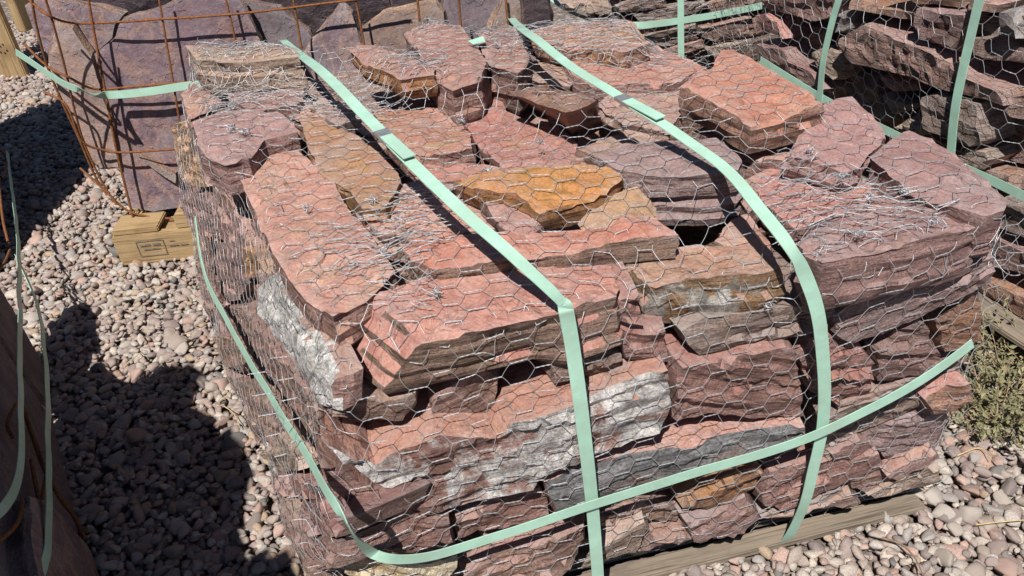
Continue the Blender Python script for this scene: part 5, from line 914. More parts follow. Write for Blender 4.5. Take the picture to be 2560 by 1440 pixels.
PATHS={"near":[[-0.7811,3.2801,0.62,0.0,0.0,1.0],[-0.4645,2.1327,0.93,0.0,0.0,1.0],[-0.3989,1.9366,0.975,0.0,0.0,1.0],[-0.3188,1.754,0.98,0.0,0.0,1.0],[-0.2401,1.5873,0.97,0.0,0.0,1.0],[-0.1426,1.3919,0.95,0.0,0.0,1.0],[-0.0545,1.2388,0.93,0.0,0.0,1.0],[0.0169,1.1594,0.89,0.0,0.0,1.0],[0.0663,1.1282,0.846,0.0,0.0,1.0],[0.0768,1.1235,0.833,0.0,0.0,1.0],[0.082,1.1212,0.826,0.0,0.0,1.0],[0.0813,1.0923,0.8377,0.158,-0.987,0.0],[0.0838,1.0967,0.8118,0.158,-0.987,0.0],[0.0893,1.0997,0.7512,0.158,-0.987,0.0],[0.096,1.0906,0.6436,0.158,-0.987,0.0],[0.1027,1.0967,0.5113,0.158,-0.987,0.0],[0.1104,1.103,0.3755,0.158,-0.987,0.0],[0.1145,1.1087,0.2141,0.158,-0.987,0.0],[0.1169,1.1091,0.0828,0.158,-0.987,0.0]],
 "far":[[0.0897,3.3322,0.6,0.0,0.0,1.0],[0.0883,2.1476,0.94,0.0,0.0,1.0],[0.1152,2.0054,0.955,0.0,0.0,1.0],[0.1931,1.7895,0.95,0.0,0.0,1.0],[0.2866,1.5842,0.94,0.0,0.0,1.0],[0.3573,1.4723,0.92,0.0,0.0,1.0],[0.411,1.3587,0.905,0.0,0.0,1.0],[0.4333,1.2369,0.89,0.0,0.0,1.0],[0.4506,1.1498,0.875,0.0,0.0,1.0],[0.487,1.1582,0.8064,0.158,-0.987,0.0],[0.5158,1.1578,0.7328,0.158,-0.987,0.0],[0.5382,1.1614,0.6344,0.158,-0.987,0.0],[0.5534,1.1638,0.5547,0.158,-0.987,0.0],[0.5694,1.1765,0.4395,0.158,-0.987,0.0],[0.5694,1.1815,0.3583,0.158,-0.987,0.0],[0.5673,1.1964,0.1888,0.158,-0.987,0.0],[0.5652,1.2163,0.0947,0.158,-0.987,0.0],[0.5529,1.2447,-0.0027,0.158,-0.987,0.0],[0.5558,1.2857,-0.0959,0.158,-0.987,0.0]],
 "girth":[[-0.8483,2.1046,0.5211,-0.883,-0.384,0.27],[-0.8333,2.0197,0.4493,-0.883,-0.384,0.27],[-0.783,1.8831,0.4194,-0.883,-0.384,0.27],[-0.6221,1.5575,0.4828,-0.883,-0.384,0.27],[-0.4638,1.2405,0.5498,-0.883,-0.384,0.27],[-0.3476,1.0078,0.599,-0.883,-0.384,0.27],[-0.2838,0.884,0.6317,-0.883,-0.384,0.27],[-0.3084,1.0259,0.3884,0.158,-0.987,0.0],[-0.2804,1.0202,0.3708,0.158,-0.987,0.0],[-0.2406,1.0317,0.3475,0.158,-0.987,0.0],[-0.1833,1.0459,0.334,0.158,-0.987,0.0],[-0.0689,1.0642,0.3465,0.158,-0.987,0.0],[0.1087,1.0906,0.3765,0.158,-0.987,0.0],[0.2822,1.1255,0.3864,0.158,-0.987,0.0],[0.4436,1.1563,0.3965,0.158,-0.987,0.0],[0.5646,1.1605,0.4323,0.158,-0.987,0.0],[0.6814,1.1944,0.4597,0.158,-0.987,0.0],[0.7829,1.2157,0.504,0.158,-0.987,0.0],[0.8661,1.2442,0.5462,0.158,-0.987,0.0]],
 "right_girth":[[0.9668,2.9557,0.471,-0.945,-0.324,0.05],[1.081,2.6189,0.4463,-0.945,-0.324,0.05],[1.1762,2.3415,0.4488,-0.945,-0.324,0.05],[1.2662,2.0802,0.4565,-0.945,-0.324,0.05],[1.3344,1.8823,0.4629,-0.945,-0.324,0.05],[1.3868,1.7303,0.4674,-0.945,-0.324,0.05]],
 "right_a":[[1.0973,2.6023,0.8473,-0.945,-0.324,0.05],[1.0811,2.6318,0.7316,-0.945,-0.324,0.05],[1.0715,2.6398,0.602,-0.945,-0.324,0.05],[1.0708,2.6375,0.4746,-0.945,-0.324,0.05],[1.073,2.6306,0.3712,-0.945,-0.324,0.05]],
 "right_b":[[1.2582,2.1493,0.9525,-0.945,-0.324,0.05],[1.2534,2.1494,0.8628,-0.945,-0.324,0.05],[1.2438,2.1365,0.6974,-0.945,-0.324,0.05],[1.2462,2.1228,0.5534,-0.945,-0.324,0.05],[1.2512,2.1094,0.462,-0.945,-0.324,0.05],[1.2581,2.0906,0.37,-0.945,-0.324,0.05]],
 "mid_girth":[[0.2384,3.8638,0.56,0.0,0.0,1.0],[0.3087,3.7042,0.52,0.0,0.0,1.0],[0.3748,3.5446,0.505,0.0,0.0,1.0],[0.4903,3.4305,0.5,0.0,0.0,1.0],[0.5947,3.3809,0.4925,0.07,-0.998,0.0],[0.7732,3.3934,0.493,0.07,-0.998,0.0],[0.9361,3.4048,0.4986,0.07,-0.998,0.0],[1.107,3.4168,0.513,0.07,-0.998,0.0]],
 "mid_a":[[0.77,3.3882,0.6694,0.07,-0.998,0.0],[0.7745,3.3835,0.4831,0.07,-0.998,0.0],[0.7834,3.3891,0.2806,0.07,-0.998,0.0]],
 "cage_girth":[[-1.5418,2.8592,0.7932,-0.506,-0.86,-0.06],[-1.43,2.7984,0.7226,-0.506,-0.86,-0.06],[-1.3806,2.771,0.6979,-0.506,-0.86,-0.06],[-1.3218,2.7374,0.6832,-0.506,-0.86,-0.06],[-1.3338,2.868,0.6159,0.02,-0.998,0.06],[-1.251,2.8694,0.6109,0.02,-0.998,0.06],[-1.1413,2.8717,0.6127,0.02,-0.998,0.06],[-1.0308,2.8742,0.6173,0.02,-0.998,0.06],[-0.7166,2.8804,0.6163,0.02,-0.998,0.06]],
 "hang_a":[[-2.225,3.7107,0.0928,0.862,0.445,0.243],[-2.0675,3.3921,0.118,0.862,0.445,0.243],[-1.7879,2.8434,0.1738,0.862,0.445,0.243],[-1.5,2.2753,0.2766,0.862,0.445,0.243],[-1.2542,1.7566,0.3554,0.862,0.445,0.243],[-1.0835,1.3989,0.406,0.862,0.445,0.243],[-1.0241,1.2714,0.4292,0.862,0.445,0.243],[-0.9818,1.1678,0.4691,0.862,0.445,0.243],[-0.9493,1.0768,0.5205,0.862,0.445,0.243],[-0.9123,0.9582,0.607,0.862,0.445,0.243]],
 "hang_b":[[-1.6589,2.5552,0.2034,0.862,0.445,0.243],[-1.6055,2.468,0.1738,0.862,0.445,0.243],[-1.5327,2.3545,0.1236,0.862,0.445,0.243],[-1.3456,1.9856,0.1773,0.862,0.445,0.243],[-1.1116,1.513,0.2961,0.862,0.445,0.243],[-0.9425,1.1489,0.3642,0.862,0.445,0.243],[-0.907,1.0639,0.3943,0.862,0.445,0.243],[-0.8758,0.9825,0.4326,0.862,0.445,0.243]],
 "cage":[[[-1.3696,2.761,0.9987,-0.506,-0.86,-0.06],[-1.4085,2.7912,0.8943,-0.506,-0.86,-0.06],[-1.4415,2.8212,0.7424,-0.506,-0.86,-0.06],[-1.4457,2.8332,0.6047,-0.506,-0.86,-0.06],[-1.4432,2.841,0.472,-0.506,-0.86,-0.06],[-1.4459,2.8531,0.3204,-0.506,-0.86,-0.06],[-1.428,2.8474,0.2511,-0.506,-0.86,-0.06]],[[-1.324,2.7399,1.0002,-0.506,-0.86,-0.06],[-1.3389,2.7557,0.8987,-0.506,-0.86,-0.06],[-1.3726,2.787,0.7345,-0.506,-0.86,-0.06],[-1.4144,2.8231,0.5694,-0.506,-0.86,-0.06],[-1.434,2.8435,0.4422,-0.506,-0.86,-0.06],[-1.4276,2.8499,0.2957,-0.506,-0.86,-0.06],[-1.4052,2.8426,0.2112,-0.506,-0.86,-0.06]],[[-1.2663,2.9043,0.9476,0.02,-0.998,0.06],[-1.287,2.8963,0.8216,0.02,-0.998,0.06],[-1.3144,2.8844,0.6317,0.02,-0.998,0.06],[-1.3453,2.871,0.4192,0.02,-0.998,0.06],[-1.3707,2.8543,0.1497,0.02,-0.998,0.06]],[[-1.0451,2.9074,0.9249,0.02,-0.998,0.06],[-1.0603,2.9001,0.8081,0.02,-0.998,0.06],[-1.0831,2.8883,0.6201,0.02,-0.998,0.06],[-1.1066,2.8768,0.4368,0.02,-0.998,0.06],[-1.1313,2.8635,0.2219,0.02,-0.998,0.06]],[[-0.8367,2.9103,0.9034,0.02,-0.998,0.06],[-0.8397,2.9008,0.7475,0.02,-0.998,0.06],[-0.8512,2.8873,0.5257,0.02,-0.998,0.06],[-0.8734,2.8744,0.3179,0.02,-0.998,0.06]],[[-0.6197,2.9133,0.8811,0.02,-0.998,0.06],[-0.629,2.9004,0.6706,0.02,-0.998,0.06],[-0.6337,2.8919,0.5303,0.02,-0.998,0.06]],[[-0.4198,2.916,0.8605,0.02,-0.998,0.06],[-0.4166,2.9082,0.7292,0.02,-0.998,0.06],[-0.418,2.8982,0.5637,0.02,-0.998,0.06]],[[-0.2152,2.9188,0.8395,0.02,-0.998,0.06],[-0.2194,2.9125,0.7351,0.02,-0.998,0.06],[-0.2229,2.9051,0.6127,0.02,-0.998,0.06]],[[-0.0799,2.9207,0.8256,0.02,-0.998,0.06],[-0.0829,2.9144,0.7207,0.02,-0.998,0.06],[-0.0861,2.9069,0.5979,0.02,-0.998,0.06]],[[0.0749,2.9229,0.8096,0.02,-0.998,0.06],[0.0774,2.9174,0.7172,0.02,-0.998,0.06],[0.0801,2.9117,0.6217,0.02,-0.998,0.06]],[[-1.4036,2.7816,0.9901,-0.506,-0.86,-0.06],[-1.3833,2.7716,0.9629,-0.506,-0.86,-0.06],[-1.3304,2.7431,0.9243,-0.506,-0.86,-0.06],[-1.3322,2.8925,0.8567,0.02,-0.998,0.06],[-1.192,2.8947,0.8458,0.02,-0.998,0.06],[-1.0622,2.897,0.8412,0.02,-0.998,0.06],[-0.9324,2.8992,0.8354,0.02,-0.998,0.06],[-0.7487,2.9027,0.8317,0.02,-0.998,0.06],[-0.5364,2.9072,0.8355,0.02,-0.998,0.06],[-0.4037,2.9099,0.8372,0.02,-0.998,0.06],[-0.2705,2.9128,0.8414,0.02,-0.998,0.06]],[[-1.5019,2.8514,0.8187,-0.506,-0.86,-0.06],[-1.4391,2.8195,0.7469,-0.506,-0.86,-0.06],[-1.3688,2.7799,0.7205,-0.506,-0.86,-0.06],[-1.3463,2.8791,0.6372,0.02,-0.998,0.06],[-1.2206,2.8812,0.6303,0.02,-0.998,0.06],[-1.0717,2.8839,0.6264,0.02,-0.998,0.06],[-0.9087,2.8869,0.6224,0.02,-0.998,0.06],[-0.7171,2.8907,0.621,0.02,-0.998,0.06]],[[-1.5105,2.8684,0.6474,-0.506,-0.86,-0.06],[-1.4338,2.8258,0.6109,-0.506,-0.86,-0.06],[-1.4335,2.8352,0.4736,-0.506,-0.86,-0.06],[-1.3839,2.8651,0.417,0.02,-0.998,0.06],[-1.3346,2.8653,0.4036,0.02,-0.998,0.06],[-1.1813,2.8678,0.3948,0.02,-0.998,0.06],[-1.026,2.8707,0.3905,0.02,-0.998,0.06]],[[-1.5037,2.885,0.3507,-0.506,-0.86,-0.06],[-1.4338,2.8491,0.2773,-0.506,-0.86,-0.06],[-1.3867,2.8513,0.1874,0.02,-0.998,0.06],[-1.3247,2.8503,0.1501,0.02,-0.998,0.06],[-1.2376,2.8508,0.1294,0.02,-0.998,0.06],[-1.1272,2.8528,0.1258,0.02,-0.998,0.06]]],
 "rebar":[[[-2.1354,3.4766,0.2248,0.862,0.445,0.243],[-2.1694,3.5841,0.1482,0.862,0.445,0.243],[-2.1428,3.542,0.131,0.862,0.445,0.243],[-2.082,3.4168,0.1449,0.862,0.445,0.243],[-1.984,3.1965,0.2014,0.862,0.445,0.243]],[[-1.9998,3.2171,0.2194,0.862,0.445,0.243],[-1.7759,2.7669,0.2508,0.862,0.445,0.243],[-1.6771,2.5776,0.2475,0.862,0.445,0.243]],[[-1.1948,1.587,0.353,0.862,0.445,0.243],[-1.1576,1.4949,0.3899,0.862,0.445,0.243],[-1.1374,1.4513,0.3983,0.862,0.445,0.243],[-1.1233,1.4308,0.3859,0.862,0.445,0.243]],[[-1.1952,1.6027,0.3257,0.862,0.445,0.243],[-1.1409,1.5095,0.3037,0.862,0.445,0.243],[-1.0935,1.43,0.2815,0.862,0.445,0.243],[-1.0555,1.3786,0.2405,0.862,0.445,0.243],[-1.0344,1.3619,0.1964,0.862,0.445,0.243],[-1.0023,1.3135,0.1711,0.862,0.445,0.243]],[[-1.0064,1.2156,0.4067,0.862,0.445,0.243],[-0.9814,1.1582,0.4234,0.862,0.445,0.243],[-0.9614,1.1045,0.4508,0.862,0.445,0.243],[-0.9378,1.0315,0.5011,0.862,0.445,0.243]],[[-1.6497,2.526,0.2449,0.862,0.445,0.243],[-1.5827,2.372,0.2896,0.862,0.445,0.243],[-1.5188,2.219,0.3434,0.862,0.445,0.243]],[[-1.0349,1.2965,0.3183,0.862,0.445,0.243],[-1.092,1.4315,0.2731,0.862,0.445,0.243],[-1.1048,1.4627,0.2615,0.862,0.445,0.243]],[[-1.0998,1.4161,0.3291,0.862,0.445,0.243],[-1.0303,1.2829,0.327,0.862,0.445,0.243],[-0.9865,1.196,0.3309,0.862,0.445,0.243]]],
 "bands":[[[-0.3774,1.4244],[-0.2793,1.5133],[-0.138,1.5677],[-0.0582,1.4998],[-0.1049,1.3708],[-0.1173,1.1671],[-0.1958,1.1581],[-0.2532,1.2147],[-0.3321,1.3043]],[[-0.7654,2.095],[-0.8557,2.5004],[-0.5386,2.4084],[-0.4302,2.0863],[-0.0972,2.1325],[-0.0876,1.9717],[-0.3118,1.8859],[-0.5101,1.9576],[-0.631,1.8957]],[[-0.3821,2.4287],[-0.1936,2.6039],[0.1209,2.4486],[0.4686,2.2394],[0.5278,2.042],[0.4496,1.956],[0.2459,2.0114],[0.0232,2.072],[-0.1081,2.3152],[-0.2385,2.2901]],[[0.4631,1.4542],[0.5604,1.5189],[0.6951,1.42],[0.8043,1.2738],[0.7918,1.1942],[0.6469,1.1837],[0.5099,1.1722],[0.4575,1.26]],[[0.2012,1.6777],[0.3839,1.6544],[0.579,1.4795],[0.5634,1.4324],[0.4341,1.4606],[0.3141,1.5566]],[[-0.1059,1.6608],[0.1575,1.6681],[0.2098,1.6174],[0.0402,1.564],[-0.0817,1.5048],[-0.1609,1.5215]]],
 "knots":[[-0.1306,1.2076,0.83,0.0,0.0,1.0],[-0.2806,1.3037,0.84,0.0,0.0,1.0],[-0.2236,1.3307,0.85,0.0,0.0,1.0],[-0.3909,1.5202,0.85,0.0,0.0,1.0],[-0.204,1.4349,0.85,0.0,0.0,1.0],[-0.2552,1.5083,0.85,0.0,0.0,1.0],[-0.0263,1.6039,0.86,0.0,0.0,1.0],[0.0916,1.6934,0.85,0.0,0.0,1.0],[-0.4688,1.9051,0.91,0.0,0.0,1.0],[-0.5635,1.8343,0.9,0.0,0.0,1.0],[-0.5977,1.847,0.9,0.0,0.0,1.0],[-0.671,1.9885,0.9,0.0,0.0,1.0],[-0.6237,1.9882,0.95,0.0,0.0,1.0],[-0.4481,2.0051,0.9,0.0,0.0,1.0],[-0.3269,1.9983,0.9,0.0,0.0,1.0],[-0.0797,1.8643,0.92,0.0,0.0,1.0],[0.0252,2.1365,0.95,0.0,0.0,1.0],[0.3251,2.2001,0.93,0.0,0.0,1.0],[0.6034,1.4973,0.86,0.0,0.0,1.0],[0.6396,1.4139,0.88,0.0,0.0,1.0],[0.7226,1.3354,0.87,0.0,0.0,1.0],[0.5946,1.219,0.87,0.0,0.0,1.0],[0.5135,1.1894,0.87,0.0,0.0,1.0],[0.7281,1.2355,0.88,0.0,0.0,1.0],[0.4431,1.1939,0.86,0.0,0.0,1.0],[0.6575,1.3341,0.87,0.0,0.0,1.0]],
 "weeds":[[1.2312,1.6929,-0.0,0.0,0.0,1.0],[1.2974,1.7158,0.0,0.0,0.0,1.0],[1.3512,1.7243,-0.0,0.0,0.0,1.0],[1.2062,1.6018,0.0,0.0,0.0,1.0],[1.2625,1.6088,0.0,0.0,0.0,1.0],[1.3093,1.6174,-0.0,0.0,0.0,1.0],[1.1489,1.5501,0.0,0.0,0.0,1.0],[1.1923,1.5149,0.0,0.0,0.0,1.0],[1.2562,1.5202,0.0,0.0,0.0,1.0],[1.3713,1.6717,0.0,0.0,0.0,1.0]],
 "twigs":[[[0.7627,1.2115,0.03,0.0,0.0,1.0],[0.7975,1.1886,0.03,0.0,0.0,1.0],[0.8099,1.1467,0.03,0.0,0.0,1.0],[0.8062,1.0961,0.03,0.0,0.0,1.0]],[[0.9776,1.2213,0.03,0.0,0.0,1.0],[1.032,1.2224,0.03,0.0,0.0,1.0],[1.0852,1.2213,0.03,0.0,0.0,1.0]],[[-1.2107,2.1072,0.03,0.0,0.0,1.0],[-1.1971,2.1436,0.03,0.0,0.0,1.0],[-1.1781,2.1721,0.03,0.0,0.0,1.0]],[[-0.8741,1.8996,0.03,0.0,0.0,1.0],[-0.8518,1.9306,0.03,0.0,0.0,1.0],[-0.8432,1.9733,0.03,0.0,0.0,1.0]],[[1.0306,1.4248,0.03,0.0,0.0,1.0],[1.098,1.4423,0.03,0.0,0.0,1.0],[1.1062,1.4012,0.03,0.0,0.0,1.0]],[[-0.8524,1.8795,0.03,0.0,0.0,1.0],[-0.8157,1.841,0.03,0.0,0.0,1.0],[-0.7865,1.7806,0.03,0.0,0.0,1.0]]],
 "scrap":[[-0.0484,2.1657,0.915,0.0,0.0,1.0],[-0.0087,2.1609,0.925,0.0,0.0,1.0]],
 "post":[[-2.8618,5.065,0.0,0.0,0.0,1.0],[-2.6802,5.0029,0.0,0.0,0.0,1.0],[-3.0055,5.9046,0.0,0.0,0.0,1.0]],
 "seal_near":[[-0.2034,1.5522,0.965,0.0,0.0,1.0]],
 "seal_far":[[0.2555,1.6476,0.944,0.0,0.0,1.0]]}
# ------------------------------------------------------------------ netting
bvh = BVHTree.FromPolygons(BV, BT)

class Drape:
    """a sheet laid over the stones: heights h(u,v) along n above the plane p0,u,v"""
    def __init__(s, p0, u, v, n, ur, vr, step, close, clear, fallback, top=.5):
        s.p0, s.u, s.v, s.n = [np.array(x, float) for x in (p0, u, v, n)]
        s.ur, s.vr, s.st = ur, vr, step
        nu = int((ur[1] - ur[0]) / step) + 1; nv = int((vr[1] - vr[0]) / step) + 1
        H = np.full((nu, nv), np.nan)
        d = Vector(-s.n)
        for i in range(nu):
            for j in range(nv):
                o = s.p0 + s.u * (ur[0] + i * step) + s.v * (vr[0] + j * step) + s.n * top
                hit = bvh.ray_cast(Vector(o), d, top + .6)
                if hit[0] is not None: H[i, j] = top - hit[3]
        s.hit = ~np.isnan(H)
        G = np.where(s.hit & (H > fallback), H, fallback)
        s.raw = G
        k = max(1, int(close / step))
        def filt(A, f):
            for ax in (0, 1):
                B = A.copy()
                for q in range(-k, k + 1):
                    B = f(B, np.roll(np.pad(A, k, mode='edge'), q, ax)[k:-k, k:-k])
                A = B
            return A
        def blur(A, w):
            for ax in (0, 1):
                P = np.pad(A, w, mode='edge'); B = np.zeros_like(A)
                for q in range(-w, w + 1): B = B + np.roll(P, q, ax)[w:-w, w:-w]
                A = B / (2 * w + 1)
            return A
        C_ = blur(filt(filt(G, np.maximum), np.minimum), 2)
        s.H = np.maximum(C_, blur(G, 1)) + clear
    def at(s, a, b, lift=0.0):
        x = (a - s.ur[0]) / s.st; y = (b - s.vr[0]) / s.st
        i = min(max(int(x), 0), s.H.shape[0] - 2); j = min(max(int(y), 0), s.H.shape[1] - 2)
        fx = min(max(x - i, 0), 1); fy = min(max(y - j, 0), 1); H = s.H
        h = (H[i, j] * (1 - fx) + H[i + 1, j] * fx) * (1 - fy) + (H[i, j + 1] * (1 - fx) + H[i + 1, j + 1] * fx) * fy
        return s.p0 + s.u * a + s.v * b + s.n * (h + lift)
    def rawat(s, a, b):
        i = int(round((a - s.ur[0]) / s.st)); j = int(round((b - s.vr[0]) / s.st))
        if i < 0 or j < 0 or i >= s.H.shape[0] or j >= s.H.shape[1]: return -9
        return s.H[i, j] if True else 0

def lay_net(tb, dr, ur, vr, side, keep, seed, jit=.004, warp=.012, squash=1.0, crumple=0.0, rw=.00062, rot=0.0, twist_k=9, loose=None):
    sd = Vector((seed * 3.7, seed * 1.3, seed))
    h = side * math.sqrt(3) / 2
    cr_, sr_ = math.cos(rot), math.sin(rot)
    def W(u, v):
        v *= squash
        uu, vv = u * cr_ - v * sr_, u * sr_ + v * cr_
        p = Vector((uu, vv, 0))
        a = noise.noise_vector(p * 5 + sd) * warp + noise.noise_vector(p * 45 + sd) * jit
        l = 0.0
        if crumple: l = crumple * (abs(noise.noise(p * 16 + sd)) + .5 * abs(noise.noise(p * 50 - sd)))
        return uu + a.x, vv + a.y, l
    nc = int((ur[1] - ur[0]) / (1.5 * side)) + 2; nr = int((vr[1] - vr[0]) / squash / (2 * h)) + 2
    v0 = vr[0] / squash
    cu, cv = (ur[0] + ur[1]) / 2, (vr[0] + vr[1]) / 2
    r = random.Random(seed)
    for c in range(nc):
        for w in range(nr):
            x = ur[0] + 1.5 * side * c; y = v0 + 2 * h * (w + .5 * (c % 2))
            for kind, (a, b) in (('t', ((x - side / 2, y + h), (x + side / 2, y + h))), ('s', ((x + side / 2, y + h), (x + side, y))), ('s', ((x + side, y), (x + side / 2, y - h)))):
                ua, va, la = W(*a); ub, vb, lb = W(*b)
                if not (keep(ua, va) and keep(ub, vb)): continue
                if loose and r.random() < loose(ua, va): continue
                A = dr.at(ua, va, la); B = dr.at(ub, vb, lb)
                m = dr.at((ua + ub) / 2, (va + vb) / 2, (la + lb) / 2)
                L = np.linalg.norm(B - A)
                if L > side * 3.2 or L < 1e-4: continue
                T = (B - A) / L
                S = np.cross(T, dr.n); S /= np.linalg.norm(S) + 1e-9
                if kind == 't' and twist_k:
                    N_ = np.cross(S, T)
                    t = np.linspace(0, 1, twist_k)[:, None]
                    base = A + (B - A) * t + (m - (A + B) / 2) * (4 * t * (1 - t))
                    ph = t * math.pi * 3 + r.random() * 6
                    off = (S * np.cos(ph) + N_ * np.sin(ph)) * rw * 1.0
                    tb.add(base + off, rw, 3); tb.add(base - off, rw, 3)
                else:
                    t = np.linspace(0, 1, 4)[:, None]
                    bow = S * (r.uniform(-.06, .06) * side)
                    P = A + (B - A) * t + (m - (A + B) / 2 + bow) * (4 * t * (1 - t))
                    tb.add(P, rw, 4)

fd = Vector((1.25, .2, 0)).normalized(); fn = Vector((fd.y, -fd.x, 0))
Dtop = Drape((0, 0, .6), (1, 0, 0), (0, 1, 0), (0, 0, 1), (-1.15, 1.1), (.95, 2.75), .0125, .10, .006, .06)
Dtop2 = Dtop
Dfront = Drape((-.35, 1.08, 0), fd, (0, 0, 1), fn, (-.12, 1.40), (.02, .92), .0125, .07, .005, -.05, .16)
ld = Vector((-.5, 1.15, 0)).normalized(); ln = Vector((-ld.y, ld.x, 0)); ln = (ln + Vector((0, 0, .28))).normalized()
lv_ = ln.cross(ld) * -1
if lv_.z < 0: lv_ = -lv_
Dleft = Drape((-.33, 1.2, .745), ld, lv_, ln, (-.25, 1.55), (-.80, .2), .0125, .07, .005, -.05, .16)

def top_z(x, y):
    i = int(round((x + 1.15) / .0125)); j = int(round((y - .95) / .0125))
    if i < 0 or j < 0 or i >= Dtop2.raw.shape[0] or j >= Dtop2.raw.shape[1]: return 0
    return Dtop2.raw[i, j] + .6
solid = Dtop2.raw + .6 > .70
def grow(A, k):
    B = A.copy()
    for i in range(-k, k + 1):
        for j in range(-k, k + 1):
            B |= np.roll(np.roll(A, i, 0), j, 1)
    return B
covered = ~grow(~grow(solid, 9), 9)          # the top including the hollows between stones
def on_top(u, v):
    i = int(round((u + 1.15) / .0125)); j = int(round((v - .95) / .0125))
    return 0 <= i < covered.shape[0] and 0 <= j < covered.shape[1] and covered[i, j] and v < 2.62
net = Tubes()
lay_net(net, Dtop, (-1.1, 1.05), (.98, 2.7), .029, on_top, 1, warp=.02)
def wall_keep(dr):
    def k(u, v):
        p = dr.at(u, v)
        q = p - dr.n * .03
        if p[2] < .035: return False
        i = int(round((q[0] + 1.15) / .0125)); j = int(round((q[1] - .95) / .0125))
        ok = 0 <= i < covered.shape[0] and 0 <= j < covered.shape[1]
        if ok and solid[i, j]: return p[2] < Dtop2.raw[i, j] + .6 + .012
        return p[2] < .79
    return k
lay_net(net, Dfront, (-.08, 1.30), (.03, .92), .029, wall_keep(Dfront), 2, warp=.018)
lay_net(net, Dleft, (-.1, 1.48), (-.78, .16), .029, wall_keep(Dleft), 3, warp=.018)
for bi, poly in enumerate(PATHS['bands']):
    xs = [p[0] for p in poly]; ys = [p[1] for p in poly]
    kf = lambda u, v, P=poly: inside(P, u, v) and on_top(u, v)
    def lf(u, v, P=poly):
        d = min(math.hypot(u - (a[0] + (b[0] - a[0]) * t), v - (a[1] + (b[1] - a[1]) * t)) for a, b in zip(P, P[1:] + P[:1]) for t in (0, .25, .5, .75))
        return .5 - min(d / .10, 1) * .5
    lay_net(net, Dtop, (min(xs) - .1, max(xs) + .1), (min(ys) - .2, max(ys) + .2), .030, kf, 11 + bi, jit=.011, warp=.03, squash=.55, crumple=.022, rot=.0 + .06 * bi, rw=.0006, loose=lf)
    if bi in (0, 1, 2, 3):
        lay_net(net, Dtop, (min(xs) - .1, max(xs) + .1), (min(ys) - .2, max(ys) + .2), .033, kf, 31 + bi, jit=.014, warp=.04, squash=.42, crumple=.03, rot=-.04, rw=.0006, loose=lf)
netting = obj('wire_netting', net.mesh('wire_netting'), GALV)
tag(netting, 'galvanised chicken wire wrapped over the front pile of stones', 'netting', 'chicken wire over the piles')
rk = random.Random(5)
for x, y, z, *_ in PATHS['knots']:
    t = Tubes(); P = dr = Dtop.at(x, y, .006)
    for q in range(4):
        a0 = rk.uniform(0, 6.28); R_ = rk.uniform(.003, .007); ax = rk.uniform(0, 3.14)
        pts = []
        for s in np.linspace(0, 1, 16):
            a = a0 + s * 9
            l = Vector((math.cos(a) * R_, math.sin(a) * R_ * .7, (s - .5) * .02))
            l.rotate(Matrix.Rotation(ax, 3, 'X') @ Matrix.Rotation(a0, 3, 'Y'))
            pts.append(P + np.array(l))
        t.add(pts, .0007, 4)
    for q in range(4):
        d = np.array([rk.uniform(-1, 1), rk.uniform(-1, 1), rk.uniform(-.1, .5)]); d /= np.linalg.norm(d)
        t.add([P, P + d * .012 + np.array([0, 0, .004]), P + d * rk.uniform(.012, .028)], .0006, 4)
    obj('tie_knot', t.mesh('tie_knot'), GALV, netting)

# netting on the two piles behind
rdv = Vector((.36, -1.05, 0)).normalized(); rn = (Vector((rdv.y, -rdv.x, 0)) + Vector((0, 0, .05))).normalized(); rv_ = rn.cross(rdv)
if rn.dot(Vector((0, 0, 1.6)) - Vector((1.37, 1.9, .45))) < 0: rn = -rn
if rv_.z < 0: rv_ = -rv_
Dr = Drape((1.37, 1.9, .45), rdv, rv_, rn, (-1.75, .75), (-.40, .75), .02, .12, .008, -.06)
t = Tubes()
lay_net(t, Dr, (-1.6, .6), (-.36, .68), .031, lambda u, v: True, 51, warp=.02)
o = obj('wire_netting', t.mesh('wire_netting'), GALV); tag(o, 'chicken wire stretched over the shaded right hand pile', 'netting', 'chicken wire over the piles')
bd = Vector((1, .07, 0)).normalized(); bn = Vector((bd.y, -bd.x, 0))
Db = Drape((.58, 3.42, .5), bd, (0, 0, 1), bn, (-.35, .75), (-.40, .6), .02, .12, .008, -.06)
t = Tubes()
lay_net(t, Db, (-.3, .62), (-.36, .5), .031, lambda u, v: True, 61, warp=.03, jit=.008)
lay_net(t, Db, (-.3, .62), (-.36, .5), .031, lambda u, v: True, 62, warp=.05, jit=.012, crumple=.02, squash=.7)
o = obj('wire_netting', t.mesh('wire_netting'), GALV); tag(o, 'crumpled chicken wire over the middle back pile', 'netting', 'chicken wire over the piles')

